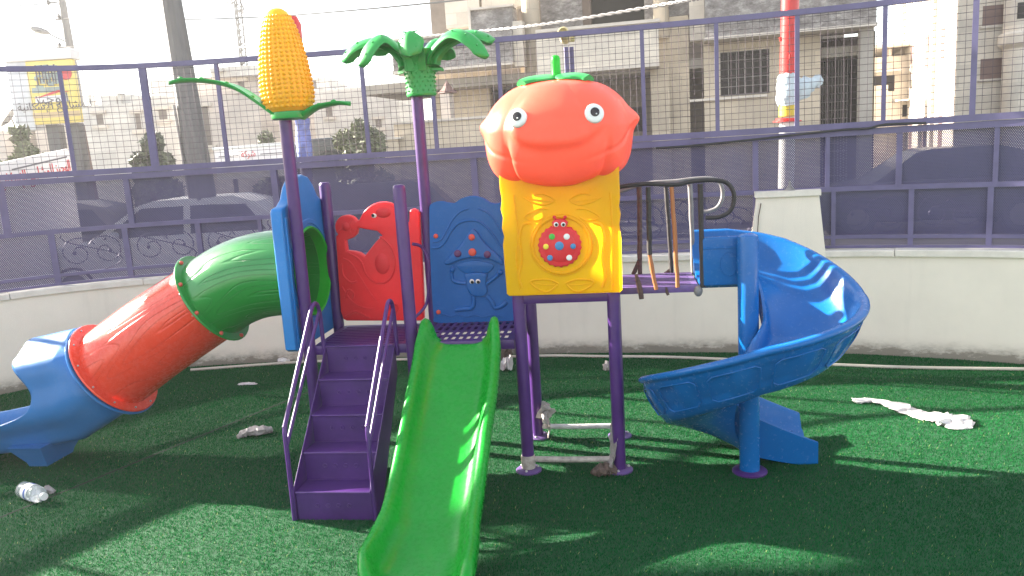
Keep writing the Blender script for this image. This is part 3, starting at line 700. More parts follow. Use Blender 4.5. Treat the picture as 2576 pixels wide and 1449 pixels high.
rm([(720, 925), (780, 915), (830, 932), (890, 918), (950, 935), (1010, 918), (1080, 935), (1150, 918), (1230, 935)], .005)
rm([(985, 718), (1010, 740), (1045, 750), (1078, 742)], .0035, 4)
mush = b.build('mushroom_panel', M['panelblue'], root, 50)
def disc(nm, mat, x, y, rp, par, v, h, f=(858.67, 483, 3), plane=VP):
    u, z = onv(f[0]+x/f[2], f[1]+y/f[2], plane); u2, _z = onv(f[0]+(x+rp)/f[2], f[1]+y/f[2], plane); r = u2-u
    k = MB(); k.lathe([(r, 0), (r, h*.5), (r*.85, h*.85), (r*.5, h), (.0005, h*1.03)], 20, Matrix.Translation((u, v, z)) @ Matrix.Rotation(R(90), 4, 'X')); return k.build(nm, M[mat], par, 50)
for x, y, rr, mt in ((995, 333, 24, 'bolt'), (1000, 445, 29, 'bolt'), (890, 455, 27, 'dot_purple'), (1112, 462, 27, 'dot_purple')): disc('cap_spot', mt, x, y, rr, mush, VF-.016, .010)
for x, y in ((722, 327), (742, 897)): disc('bolt', 'bolt', x, y, 17, mush, VF, .012)
for x in (996, 1041):
    disc('eye', 'white', x, 664, 18, mush, VF-.013, .007); disc('pupil', 'black', x+3, 668, 12, mush, VF-.019, .004)

# --- yellow ladybird panel on the tower front
VY = -.056
yo = [(-.048, .955), (-.052, 1.20), (-.044, 1.24), (-.052, 1.28), (-.044, 1.33), (-.052, 1.37), (-.044, 1.42), (-.05, 1.47), (-.05, 1.545), (.522, 1.545), (.522, 1.40), (.516, 1.36), (.522, 1.32), (.514, 1.27), (.52, 1.2), (.517, .955), (.505, .943), (-.036, .943)]
b = MB(); b.panel([yo], .045, .012, PV(VY), 4); VG = VY-.0225
ty = lambda pts: [onv(858.67+x/3, 483+y/3, VG) for x, y in pts]
def ry(pts, r, n=6, closed=False):
    q = cr(ty(pts), n, closed); b.tube([(u, VG+.003, z) for u, z in q], r, 8, closed=closed)
ell = lambda cx, cy, rx, ry_, n=28: [(cx+rx*math.cos(a), cy+ry_*math.sin(a)) for a in np.linspace(0, 2*math.pi, n+1)[:-1]]
ry(ell(1660, 398, 218, 214), .010, 2, True); ry(ell(1660, 398, 236, 232), .005, 2, True)
for sx in (-1, 1):
    X = lambda x: 1665+sx*(x-1665)
    ry([(X(1880), 20), (X(1800), 15), (X(1725), 60), (X(1790), 95), (X(1880), 80), (X(1960), 40)], .005)
    ry([(X(1770), 130), (X(1850), 130), (X(1950), 190), (X(1860), 215), (X(1800), 190)], .005); ry([(X(1740), 70), (X(1840), 60), (X(1930), 45)], .004)
    ry([(X(1690), 690), (X(1770), 660), (X(1880), 665), (X(1900), 690), (X(1830), 740), (X(1760), 748), (X(1700), 700)], .006); ry([(X(1720), 700), (X(1800), 700), (X(1880), 685)], .004)
    ry([(X(1900), 230), (X(1960), 250), (X(1985), 350), (X(1970), 500), (X(1990), 640), (X(1970), 720)], .008)
ry([(1300, 20), (1330, 300), (1320, 520), (1350, 740)], .006); ry([(2030, 0), (2045, 300), (2050, 740)], .006)
bmesh.ops.delete(b.bm, geom=[f_ for f_ in b.bm.faces if all(v_.co.y > VY+.0205 for v_ in f_.verts)], context='FACES')   # moulded shell, open at the back
ypan = b.build('yellow_panel', M['yellow'], root, 50)
lb = [(1650+ (160+ (7 if k % 2 else -3))*math.cos(a), 402+(158+(7 if k % 2 else -3))*math.sin(a)) for k, a in enumerate(np.linspace(-math.pi/2+.42, 1.5*math.pi-.42, 40))]
lbo = [(1700, 262)] + [p for p in lb] + [(1598, 262), (1590, 225), (1610, 205), (1650, 198), (1692, 205), (1712, 225)]
b = MB(); b.panel([ty(lbo)], .036, .010, PV(VG-.004), 3)
uc, zc = ty([(1650, 405)])[0]; b.ball((uc, VG-.012, zc), 1, (.088, .022, .086), 28, 14)
for x0, y0, x1, y1 in ((1628, 210, 1609, 186), (1672, 210, 1690, 186)):
    (ua, za), (ub, zb) = ty([(x0, y0), (x1, y1)]); b.tube([(ua, VG-.014, za), (ub, VG-.016, zb)], .005, 8); b.ball((ub, VG-.016, zb), .0085)
lady = b.build('ladybird', M['red'], root, 45)
for x, y, rr, mt in ((1593, 330, 23, 'dot_green'), (1704, 330, 23, 'white'), (1548, 405, 21, 'dot_yellow'), (1649, 398, 33, 'dot_blue'), (1752, 402, 21, 'dot_blue'), (1578, 489, 22, 'dot_blue'), (1723, 488, 22, 'white')):
    d = math.hypot(x-1650, y-405)/160; dep = max(.0, .022*math.sqrt(max(0, 1-d*d*.97))) + .012
    disc('spot', mt, x, y, rr, lady, VG-max(dep, .0225), .005, plane=VG)
for x in (1624, 1677): disc('eye', 'white', x, 240, 18, lady, VG-.021, .005, plane=VG); disc('pupil', 'black', x+2, 241, 11, lady, VG-.0255, .003, plane=VG)

# --- tomato roof with a face
TO = Vector((.231, .165, 1.738))
def tomato_pt(th, ph):
    """th azimuth (0 = front, positive to the right), ph elevation; a lobed squashed globe with nose, cheeks and ears"""
    lob = 1+.026*abs(math.cos(3.5*th+.5))**.8*math.cos(ph)-.010
    rx, ry_, rz = .360, .365, (.256 if ph > 0 else .240)
    cp = math.copysign(abs(math.cos(ph))**(.95 if ph > 0 else .22), math.cos(ph)); sp = math.copysign(abs(math.sin(ph))**.97, math.sin(ph))
    r = lob
    f = max(0, math.cos(th)); g = lambda x, s: math.exp(-(x/s)**2); st_ = lambda x, w_: 1/(1+math.exp(-max(-40, min(40, x/w_))))
    # big rounded nose: a crisp fold on its left and below, fading out to the right and up
    nose = .8*st_(th+.40, .030)*g(max(0, th-.05), .36)*st_(ph+.30-1.15*(th-.02)**2, .035)*g(max(0, ph-.10), .36); r += .115*nose
    chin = .72*st_(th+.47, .035)*g(max(0, th-.15), .40)*(1-st_(ph+.22, .10)); r += .070*chin       # chin lobe under it
    low2 = 1-st_(ph+.34, .10); r -= .050*low2*(g(th+.53, .055)+.8*g(th-.62, .07))               # notches between the lobes of the rim
    side = (g(th+1.0, .30)+g(th-1.05, .32))*(1-st_(ph+.35, .1)); r += .022*side
    sm = ph+.62-.34*th*th; r -= .026*g(sm, .05)*(1-g(th, .62))*g(th, 1.5)                        # smile from ear to ear
    for t0 in (-1.52, 1.52): r += .100*g(th-t0, .23)*g(ph-.12+.10*abs(th-t0), .16)
    sq = lambda t: math.copysign(abs(t)**(.70 if ph < 0 else .70+.30*min(1, ph/.8)), t)
    x = rx*r*cp*sq(math.sin(th)); y = -ry_*r*cp*sq(math.cos(th)); z = rz*(1+.4*(r-1))*sp
    if sp > .75: z -= .02*((sp-.75)/.25)**2
    if z < 0: z *= 1.0+.12*g(th-.05, .42)*f+.05*(g(th+.85, .26)+g(th-.92, .26))
    return Vector((x, y, z))
b = MB(); nth, nph = 300, 130
b.grid([[TO+tomato_pt(2*math.pi*i/nth-math.pi, -math.pi/2*.93+math.pi*.965*j/nph) for i in range(nth)] for j in range(nph+1)], closed=True)
tom = b.build('tomato_roof', M['tomato'], root, 60)
def face_at(px, py):
    best = None
    for th in np.linspace(-1.1, 1.1, 90):
        for ph in np.linspace(-.3, .8, 60):
            p = TO+tomato_pt(th, ph); q = project(PM @ p); d = (q[0]-px)**2+(q[1]-py)**2
            if best is None or d < best[0]: best = (d, th, ph, p)
    _, th, ph, p = best; e = .05
    n = (tomato_pt(th+e, ph)-tomato_pt(th-e, ph)).cross(tomato_pt(th, ph+e)-tomato_pt(th, ph-e)).normalized()
    return p, n if n.y < 0 else -n
for px, py in ((1302, 297), (1492, 286)):
    p, n = face_at(px, py); n = (n*.5+Vector((0, -1, .05))*.5).normalized(); Mx = Matrix.Translation(p+n*.006) @ n.to_track_quat('Z', 'Y').to_matrix().to_4x4()
    k = MB(); k.lathe([(.0445, -.012), (.0445, .006), (.041, .010), (.030, .013), (.0005, .014)], 28, Mx); e = k.build('eye', M['white'], tom, 50)
    k = MB(); k.lathe([(.0215, .010), (.0205, .0165), (.012, .0185), (.0005, .019)], 22, Mx @ Matrix.Translation((.002, .004, 0))); k.build('pupil', M['black'], tom, 50)
    k = MB(); k.ball(Mx @ Vector((.007, -.006, .0185)), .0035, u=8, v=6); k.build('glint', M['white'], tom)
def leaf_strip(path, wid, th, nrm=None, cup=.0, rib=.0):
    """leaf: path of points with widths, thick, cupped"""
    P = [Vector(p) for p in path]; N = len(P); top = []; bot = []
    for i in range(N):
        t = (P[min(i+1, N-1)]-P[max(i-1, 0)]).normalized(); side = t.cross(Vector((0, 0, 1)))
        if side.length < .05: side = t.cross(Vector((0, -1, 0)))
        side.normalize(); up = side.cross(t); row = []; rw = []
        for q in np.linspace(-1, 1, 9):
            p = P[i]+side*(wid[i]*q)+up*(cup*wid[i]*q*q+rib*(1-abs(q))**3)
            row.append(p+up*th/2*math.sqrt(max(.02, 1-q*q*.9))); rw.append(p-up*th/2*math.sqrt(max(.02, 1-q*q*.9)))
        top.append(row+rw[::-1])
    return top
zt = TO.z+.232
for a, ln in ((-143, .205), (-37, .205), (80, .16), (170, .17), (10, .15)):
    d = Vector((math.cos(R(a)), math.sin(R(a)), 0)); k = MB()
    pts = []
    for t in np.linspace(0, 1, 10):          # the sepal lies on the tomato's skin
        ph = math.pi/2*.99
        while math.hypot(*tomato_pt(R(a)+math.pi/2, ph)[:2]) < ln*t and ph > .3: ph -= .01
        q_ = tomato_pt(R(a)+math.pi/2, ph); pts.append(TO+d*(ln*t)+Vector((0, 0, q_.z+.014)))
    k.grid(leaf_strip(pts, [.022+.058*math.sin(min(1, t*1.12)*math.pi*.93)**.8*ln/.19 for t in np.linspace(0, 1, 10)], .026, cup=-.12, rib=.006), closed=True, cap=True); k.build('leaf', M['leafgreen'], tom, 60)
k = MB(); k.lathe([(.034, 0), (.024, .022), (.0225, .10), (.0225, .115), (.019, .127), (.010, .133), (.0005, .134)], 18, Matrix.Translation(TO+Vector((0, 0, .225)))); k.build('stem', M['stemgreen'], tom, 50)

# --- corn finial
CU, CV = -1.095, 0.0
ear = [(.0, 0), (.06, .0), (.098, .012), (.118, .045), (.124, .09), (.122, .16), (.113, .25), (.100, .33), (.085, .40), (.067, .455), (.048, .487), (.026, .503), (.0, .508)]
er = lambda z: float(np.interp(z, [p[1] for p in ear[2:]], [p[0] for p in ear[2:]]))
Mc = Matrix.Translation((CU, CV, 1.895)) @ Matrix.Rotation(R(-1.5), 4, 'Y')
b = MB(); b.lathe([(max(r, .001), z) for r, z in ear], 48, Mc, False); 
nr = 22
for j in range(1, nr):                      # rows of rounded kernels
    z = .012+.47*j/nr; rr = er(z); n = 26
    for i in range(n):
        a = 2*math.pi*(i+.5*(j % 2)*0)/n; kr = .47*2*math.pi*rr/n
        b.ball(((rr-.001)*math.cos(a), (rr-.001)*math.sin(a), z), 1, (.0085, .0085, .0085) if rr < .05 else (kr*.78, kr*.78, .0098), 10, 7, Mc)
cornear = b.build('corn_ear', M['corn'], root, 60)
b = MB(); b.lathe([(.036, 1.865), (.075, 1.868), (.088, 1.872), (.092, 1.885), (.088, 1.925), (.082, 1.935), (.05, 1.936)], 24, Matrix.Translation((CU-.003, CV, 0))); b.build('husk_collar', M['leafgreen'], root, 40)
def cleaf(pxs, v, wid, vb=0):
    pts = [(onv(px, py, v+vb*i)[0], v+vb*i, onv(px, py, v+vb*i)[1]) for i, (px, py) in enumerate(pxs)]
    q = cr(pts, 4); N = len(q); k = MB()
    k.grid(leaf_strip(q, [float(np.interp(i/(N-1), [0, .15, .5, .85, .97, 1], [.045, .05, wid, wid*.7, wid*.3, .006])) for i in range(N)], .02, cup=.25, rib=.004), closed=True, cap=True)
    for i in range(4, N-3, 5):              # barbs along the leaf edge
        k.ball(Vector(q[i])+Vector((0, -.02, .014)), .011, (1.3, 1, .7), 8, 6)
    return k.build('leaf', M['leafgreen'], cornear, 60)
cleaf([(702, 296), (680, 280), (650, 258), (600, 226), (550, 210), (500, 204), (460, 204), (425, 209)], -.03, .05)
cleaf([(762, 298), (780, 284), (800, 272), (830, 264), (855, 260), (882, 262)], .0, .045)

# --- palm finial
PU_, PVv = -.535, .485
b = MB(); b.lathe([(.04, 1.968), (.078, 1.97), (.083, 1.98), (.080, 1.99), (.079, 2.03), (.080, 2.10), (.086, 2.14), (.098, 2.175), (.115, 2.20), (.118, 2.21), (.09, 2.205)], 28, Matrix.Translation((PU_, PVv, 0)))
for j in range(7):
    for i in range(16):
        a = 2*math.pi*(i+.5*(j % 2))/16; z = 1.998+.023*j; rr = .080+.0005*j; b.ball((PU_+rr*math.cos(a), PVv+rr*math.sin(a), z), .006, u=6, v=5)
palm = b.build('palm_crown', M['leafgreen'], root, 50)
for a, ln, dr in ((183, .35, .045), (212, .25, .085), (-90, .12, .06), (-20, .35, .085), (8, .34, .0), (150, .28, .0), (75, .30, .03)):
    d = Vector((math.cos(R(a)), math.sin(R(a)), 0)); o = Vector((PU_, PVv, 0)); k = MB()
    pts = [o+d*.068+Vector((0, 0, 2.10)), o+d*.078+Vector((0, 0, 2.17)), o+d*(.10+ln*.12)+Vector((0, 0, 2.235)), o+d*(.10+ln*.36)+Vector((0, 0, 2.275)), o+d*(.09+ln*.62)+Vector((0, 0, 2.282-dr*.3)), o+d*(.08+ln*.85)+Vector((0, 0, 2.262-dr*.7)), o+d*(.07+ln)+Vector((0, 0, 2.232-dr*1.2))]
    q = cr(pts, 4); N = len(q)
    k.grid(leaf_strip(q, [float(np.interp(i/(N-1), [0, .2, .45, .75, .93, 1], [.058, .062, .060, .070, .058, .014])) for i in range(N)], .030, cup=-.42, rib=.006), closed=True, cap=True)
    for i in range(int(N*.5), N-3, 4):
        t = (Vector(q[i+1])-Vector(q[i-1])).normalized(); sd_ = t.cross(Vector((0, 0, 1))).normalized()
        for sg in (-1, 1): k.tube([Vector(q[i])+Vector((0, 0, .014)), Vector(q[i])+t*.02+sd_*(sg*.04)+Vector((0, 0, .006))], .004, 6)
    k.build('frond', M['leafgreen'], palm, 60)

# --- rungs between the tower posts and the hoop rail beside the mushroom panel
for v, z, m in ((0.0, .062, 'film'), (.485, .062, 'film_white')):
    b = MB(); b.tube([(.02, v, z+.004), (.2, v, z), (.45, v, z+.002)], .0155, 10); b.build('ladder_rung', M[m], root)
b = MB(); b.tube(cr([onv(1038, 613, .30)[:1]+(.30,)+onv(1038, 613, .30)[1:], *[(onv(px, py, .34)[0], .34, onv(px, py, .34)[1]) for px, py in ((1062, 622), (1078, 660), (1079, 710), (1072, 765))], (onv(1045, 797, .30)[0], .30, onv(1045, 797, .30)[1])], 6), .009, 8); b.build('hoop_rail', M['purple'], root, 60)

# --- bridge to the spiral slide
BU0, BU1, BV0, BV1 = .47, .885, .045, .455
b = MB(); b.box(BU0, BU1, BV0, BV0+.03, D3-.035, D3-.001, bev=.003); b.box(BU0, BU1, BV1-.03, BV1, D3-.035, D3-.001, bev=.003); b.box(BU1-.03, BU1, BV0+.03, BV1-.03, D3-.035, D3-.001)
for k in range(8):
    v = BV0+.03+(BV1-BV0-.06)*(k+.5)/8; b.box(BU0, BU1-.03, v-.015, v+.015, D3-.006, D3)
br = b.build('bridge_deck', M['purple_worn'], root, 30)
b = MB(); b.ball((BU1, BV0+.004, D3-.03), .022, (1, .9, 1.3)); b.build('tape_knot', M['grey_pipe'], br)
# near and far hand rails: top bar ending in a hoop, uprights wound with tape
for v, px_top, m1, m2 in ((BV0, [(1545, 472), (1620, 462), (1700, 464), (1745, 455), (1800, 453), (1832, 462), (1847, 492), (1838, 528), (1810, 545), (1775, 547)], 'tape', 'tape'), (BV1, [(1545, 487), (1620, 462), (1700, 455), (1750, 449), (1790, 449), (1812, 460), (1818, 492), (1806, 520), (1780, 532), (1762, 530)], 'grey_pipe', 'tape_brown')):
    b = MB(); b.tube(cr([(onv(x, y, v)[0], v, onv(x, y, v)[1]) for x, y in px_top], 5), .0105, 10); b.build('handrail', M[m1], root, 60)
def upright(v, p0, p1, mat, r=.010):
    a, c = onv(*p0, v), onv(*p1, v); b = MB(); q = [(a[0]+(c[0]-a[0])*t+random.uniform(-.0015, .0015), v, a[1]+(c[1]-a[1])*t) for t in np.linspace(0, 1, 9)]
    b.tube(q, [r*random.uniform(.93, 1.12) for _ in q], 10); return b.build('upright', M[mat], root, 60)
upright(BV0, (1631, 470), (1634, 640), 'tape', .012); upright(BV0, (1634, 640), (1651, 728), 'orange_pipe', .010)
upright(BV0, (1690, 470), (1705, 722), 'orange_pipe', .0105); upright(BV0, (1762, 462), (1768, 722), 'tape', .012)
upright(BV1, (1608, 470), (1610, 690), 'tape_brown', .013); upright(BV1, (1675, 462), (1690, 690), 'tape', .011); upright(BV1, (1736, 455), (1744, 690), 'grey_pipe', .012)
# loose ends of the tape
for v, pts, wd in ((BV1, [(1606, 655), (1597, 682), (1592, 690)], .012), (BV0-.015, [(1600, 690), (1607, 715), (1612, 738), (1614, 752)], .013), (BV1, [(1691, 672), (1680, 684), (1672, 688)], .010), (BV0-.01, [(1676, 722), (1678, 735), (1681, 742)], .008)):
    b = MB(); b.tube([(onv(x, y, v)[0], v, onv(x, y, v)[1]) for x, y in pts], [wd*.6]+[wd]*(len(pts)-2)+[wd*.9], 6, flat=(1, .35)); b.build('tape_end', M['tape_brown'], root)

# --- spiral slide
SC = Vector((1.112, -.021, 0)); RIMZ = ([0, 15, 30, 45, 60, 75, 90, 120, 150, 180, 210, 240, 270, 300, 330, 360], [1.158, 1.138, 1.105, 1.055, 1.00, .945, .895, .855, .818, .772, .685, .592, .50, .42, .345, .285])
def recess(ph, hrel):
    """shallow moulded fields on the outer wall"""
    p = (ph+6) % 33; a = min(1, max(0, min(p-4, 29-p)/2.0)); c = min(1, max(0, min(hrel-.22, .86-hrel)/.09)); return .013*a*c
def spiral_ring(ph, zr, tap=1.0, inn=1.0):
    """section of the chute; rows go inner wall -> bed -> outer wall -> lip -> underside"""
    H = .205*tap; zb = zr-H
    rows = [(.068, .120*tap*inn), (.078, .124*tap*inn), (.090, .108*tap*inn), (.094, .04*tap*inn), (.108, .012), (.14, .0), (.22, .0), (.30, .004), (.36, .016), (.41, .044), (.448, .09*tap), (.474, .155*tap), (.488, .198*tap), (.500, .208*tap), (.520, .208*tap), (.532, .200*tap), (.534, .188*tap), (.528, .176*tap), (.513, .172*tap)]
    outer = [(.510-.105*q**1.6-recess(ph, 1-q), (.172*tap)*(1-q)+(-.030)*q) for q in np.linspace(.05, 1, 13)]
    rows = rows+outer+[(.385, -.040), (.30, -.045), (.20, -.045), (.10, -.036), (.070, -.02)]
    return [(r, zb+h) for r, h in rows]
rings = []
for u in np.linspace(.895, SC.x, 9)[:-1]:                                    # straight inlet beside the post
    zz = 1.163+.004*(SC.x-u)
    rings.append([(u, SC.y+(r if r > .2 else r), z) for r, z in spiral_ring(17, zz)])
for ph in np.arange(0, 361, 2.0):
    zr = float(np.interp(ph, *RIMZ)); th = R(90-ph)
    rings.append([(SC.x+r*math.cos(th), SC.y+r*math.sin(th), z) for r, z in spiral_ring(ph, zr, 1.0, 1+.65*max(0, min(1, (ph-290)/60)))])
for t in np.linspace(.06, 1, 12):                                            # straight run-out
    zr = .285-.19*t; rings.append([(SC.x+.35*t, SC.y+r+.03*t, z+.02*t*t) for r, z in spiral_ring(360+t*50, zr, 1-.45*t, 1.65)])
# smooth rim heights along the run
b = MB(); b.grid(rings, closed=True, cap=True); spi = b.build('spiral_slide', M['spiral'], root, 55)
def owall(ph, q):                          # point on the outer wall, q = 0 at the lip, 1 at the bottom
    zr = float(np.interp(ph, *RIMZ)); th = R(90-ph); r = .510-.105*q**1.6+.002; return (SC.x+r*math.cos(th), SC.y+r*math.sin(th), zr-.205+.172*(1-q)-.030*q)
b = MB()
for k in range(8):                         # raised beads framing the moulded fields
    p0, p1 = 84+k*33, 84+k*33+26
    loop = [(p0+3, .16), (p1-3, .16), (p1, .24), (p1, .72), (p1-3, .82), (p0+3, .82), (p0, .72), (p0, .24)]
    pts = []
    for (a_, q_), (a2_, q2_) in zip(loop, loop[1:]+loop[:1]): pts += [owall(a_+(a2_-a_)*t/6, q_+(q2_-q_)*t/6) for t in range(6)]
    b.tube(pts, .0035, 6, closed=True)
b.build('moulded_bead', M['spiral'], spi, 60)
b = MB(); b.lathe([(.049, .012), (.049, 1.17), (.046, 1.185), (.03, 1.195), (.001, 1.198)], 28, Matrix.Translation((SC.x, SC.y, 0))); b.build('centre_post', M['spiral'], spi)
b = MB(); b.lathe([(.085, .0), (.085, .008), (.078, .014), (.052, .016)], 28, Matrix.Translation((SC.x, SC.y, .002))); b.build('base_flange', M['purple'], spi)
# inlet side plate in front of the post side
b = MB(); zi = [(0.0, .94), (.0, 1.165), (.012, 1.178), (.205, 1.178), (.222, 1.165), (.225, .94)]
b.panel([[(x+.905, z) for x, z in zi]], .04, .010, PV(.052), 3); 
cu_, cz_ = .905+.125, 1.045
b.tube([(cu_+.042*math.cos(a), .033, cz_+.058*math.sin(a)) for a in np.linspace(0, 2*math.pi, 30)[:-1]], .004, 6, closed=True)
b.tube([(.91, .034, 1.125), (1.125, .034, 1.125)], .006, 6)
b.build('inlet_side', M['spiral'], spi, 50)
b = MB(); q = [(1.30, .0), (1.42, .02), (1.40, .12), (1.30, .12)]
b.box(1.28, 1.40, SC.y+.10, SC.y+.40, .003, .07, bev=.008); b.build('exit_foot', M['spiral'], spi)

# ================================================================== LITTER ON THE TURF
def crumple(name, mat, path, wid, hgt, label, cat, seed, n=14, amp=.35, group=None):
    """crumpled film lying along a path on the ground"""
    r_ = random.Random(seed); q = cr(path, 5); N = len(q); rings = []
    for i, p in enumerate(q):
        w_ = float(np.interp(i/(N-1), np.linspace(0, 1, len(wid)), wid)); h_ = float(np.interp(i/(N-1), np.linspace(0, 1, len(hgt)), hgt))
        t = (Vector(q[min(i+1, N-1)])-Vector(q[max(i-1, 0)])).normalized(); sd_ = t.cross(Vector((0, 0, 1))).normalized(); ring = []
        for k in range(n):
            a = 2*math.pi*k/n; rr = 1+r_.uniform(-amp, amp)
            ring.append(Vector(p)+sd_*(w_*rr*math.cos(a))+Vector((0, 0, max(.002-p[2], h_*(.5+.5*rr*math.sin(a))))))
        rings.append(ring)
    b = MB(); b.grid(rings, closed=True, cap=True)
    o = solo(b, name, M[mat], label, cat, Vector(q[0]), group, 28); return o
g3 = lambda px, py: tuple(ground(px, py, .002))
crumple('plastic_sheet', 'film_white', [g3(2150, 1012), g3(2200, 1010), g3(2260, 1026), g3(2310, 1046), g3(2360, 1056), g3(2400, 1066), g3(2428, 1080)], [.035, .024, .055, .05, .065, .09, .05], [.022, .014, .024, .02, .03, .045, .006], 'twisted white plastic sheet lying on the sunlit turf right of the spiral slide', 'plastic sheet', 3, 16, .5)
crumple('plastic_bag', 'film_grey', [g3(598, 1103), g3(615, 1098), g3(640, 1094), g3(665, 1090), g3(686, 1086)], [.015, .035, .04, .045, .02], [.02, .045, .05, .05, .03], 'small crumpled grey plastic bag on the turf left of the purple stairs', 'plastic bag', 5, 12, .3)
crumple('paper_scrap', 'film_white', [g3(600, 967), g3(625, 966), g3(645, 967)], [.02, .03, .015], [.008, .016, .006], 'small pale paper scrap on shaded turf near the wall behind the tunnel slide', 'paper scrap', 8, 10, .4)
crumple('foam_scrap', 'film_white', [g3(700, 913), g3(712, 912), g3(724, 913)], [.03, .034, .03], [.04, .045, .035], 'small white foam block against the wall foot behind the stairs', 'scrap', 9, 8, .12)
crumple('rubbish_bag', 'cloth_brown', [g3(1258, 905), g3(1270, 900), g3(1284, 900)], [.05, .07, .05], [.09, .16, .10], 'dark crumpled rubbish bag by the wall foot behind the tower leg', 'rubbish bag', 12, 12, .35)
crumple('paper_cup', 'film_white', [g3(1262, 932), g3(1274, 930), g3(1288, 930)], [.03, .05, .04], [.06, .10, .10], 'white crumpled paper on the turf beside the dark rubbish bag', 'paper scrap', 14, 11, .45)
crumple('plastic_scrap', 'film_grey', [g3(1520, 932), g3(1530, 930), g3(1540, 930)], [.02, .03, .02], [.05, .07, .04], 'small grey film scrap on dark turf left of the rear tower leg', 'plastic scrap', 15, 10, .45)
def W(u, v, z): return PM @ Vector((u, v, z))
crumple('torn_film', 'film', [W(.045, .46, .20), W(.05, .455, .15), W(.055, .45, .10), W(.075, .45, .05), W(.06, .45, .01)], [.012, .04, .055, .045, .03], [.03, .05, .05, .05, .02], 'torn dusty wrapping film hanging at the rear rung of the tower legs', 'plastic film', 21, 12, .5)
crumple('torn_film', 'film_grey', [W(.455, .0, .27), W(.445, -.01, .20), W(.44, -.015, .12), W(.43, -.02, .06), W(.40, -.03, .015), W(.36, -.05, .003)], [.014, .022, .022, .03, .05, .03], [.02, .03, .03, .03, .03, .01], 'torn grey film hanging from the front tower leg down to the turf', 'plastic film', 22, 12, .5)
crumple('brown_rag', 'cloth_brown', [W(.33, -.04, .004), W(.37, -.05, .004), W(.42, -.04, .004), W(.46, -.05, .004)], [.02, .045, .05, .02], [.02, .05, .05, .015], 'dirty brown rag lying against the foot of the front right tower leg', 'rag', 23, 12, .45)
# water bottle
p0, p1 = ground(106, 1247, .043), ground(46, 1226, .043)
ax = (p1-p0); ax.z = 0; L_ = .165; ax.normalize(); Mb = Matrix.Translation(p0) @ ax.to_track_quat('Z', 'Y').to_matrix().to_4x4() @ Matrix.Scale(1.28, 4)
t_b, inv_b = thing('water_bottle', 'small clear plastic water bottle lying on the turf in the lower left', 'bottle', Matrix.Translation((p0.x, p0.y, 0)))
mw, bw_ = newmat('clear_bottle_plastic'); bw_.inputs['Base Color'].default_value = (.80, .84, .85, 1); bw_.inputs['Roughness'].default_value = .12; bw_.inputs['Transmission Weight'].default_value = .75; bw_.inputs['IOR'].default_value = 1.2; M['pet'] = mw
b = MB(); b.lathe([(.008, .155), (.012, .150), (.028, .152), (.033, .145), (.0335, .12), (.0325, .115), (.0335, .11), (.0335, .06), (.032, .055), (.0335, .05), (.033, .03), (.024, .008), (.013, .0), (.013, -.014)], 24, Mb); b.build('bottle_body', M['pet'], t_b, 40, inv_b)
b = MB(); b.lathe([(.0342, .06), (.0346, .062), (.0346, .106), (.0342, .108)], 24, Mb, False); b.build('label', M['white'], t_b, 40, inv_b)
b = MB()
b.grid([[Mb @ Vector((.0350*math.cos(a), .0350*math.sin(a), z)) for a in np.linspace(-.9, .9, 9)] for z in (.072, .084)]); b.grid([[Mb @ Vector((.0350*math.cos(a), .0350*math.sin(a), z)) for a in np.linspace(1.8, 3.4, 9)] for z in (.07, .10)]); b.build('label_stripe', plain('label_blue', (.06, .12, .4), .4), t_b, 40, inv_b)
b = MB(); b.lathe([(.0005, -.018), (.015, -.018), (.0155, -.004), (.014, -.002)], 18, Mb); b.build('cap', M['white'], t_b, 40, inv_b)
crumple('wrapper_scrap', 'film_grey', [g3(112, 1240), g3(122, 1238), g3(134, 1242)], [.014, .022, .01], [.025, .035, .02], 'scrap of clear wrapper on the turf beside the water bottle', 'wrapper', 31, 10, .5)

# ================================================================== BEHIND THE FENCE: POLES
def tall(px0, py0, px1, py1, Y): return at(px0, py0, Y), at(px1, py1, Y)
def upto(p, q, z): return p+(q-p)*((z-p.z)/(q.z-p.z))
# red pole wrapped in plastic, behind the right half of the fence
a, c = tall(1988, 0, 1981, 300, 6.45)
root, inv = thing('red_pole', 'tall red pole behind the fence above the pier, its joint wrapped in plastic', 'pole', Matrix.Translation(upto(a, c, -.25)))
z = lambda py: at(1983, py, 6.45).z
P_ = lambda zz: upto(a, c, zz)
b = MB(); b.tube([P_(z(285)), P_(z(200)), P_(3.4), P_(4.6)], .067, 22); b.build('shaft', M['redpaint'], root, 40, inv)
b = MB(); b.tube([P_(z(293)), P_(z(262))], .068, 22); b.build('yellow_band', M['yellowpaint'], root, 40, inv)
b = MB(); b.tube([P_(z(303)), P_(z(297))], .09, 22); b.tube([P_(z(306)), P_(z(303))], .11, 22); b.build('joint_flange', M['redpaint'], root, 40, inv)
b = MB(); b.tube([P_(-.25), P_(z(304))], .062, 20); b.build('pedestal', M['white'], root, 40, inv)
b = MB()
for px, py, sg in ((1963, 100, -1), (1988, 144, 0), (2003, 98, 1)):
    q = at(px, py, 6.36 if sg == 0 else 6.45); b.tube([P_(q.z), q, q+Vector((0, 0, .02))], .011, 8)
b.build('step_stub', M['redpaint'], root, 40, inv)
r_ = random.Random(4)
def bagring(zz, r0, n=22, am=.12, off=(0, 0)): return [P_(zz)+Vector((off[0]+r0*(1+r_.uniform(-am, am))*math.cos(2*math.pi*k/n), off[1]+r0*(1+r_.uniform(-am, am))*math.sin(2*math.pi*k/n), r_.uniform(-.008, .008))) for k in range(n)]
b = MB(); b.grid([bagring(z(py), rr) for py, rr in ((264, .072), (255, .082), (245, .086), (232, .084), (220, .088), (208, .085), (196, .08), (186, .071))], closed=True); 
o = b.build('plastic_wrap', M['bag_blue'], root, 30, inv)
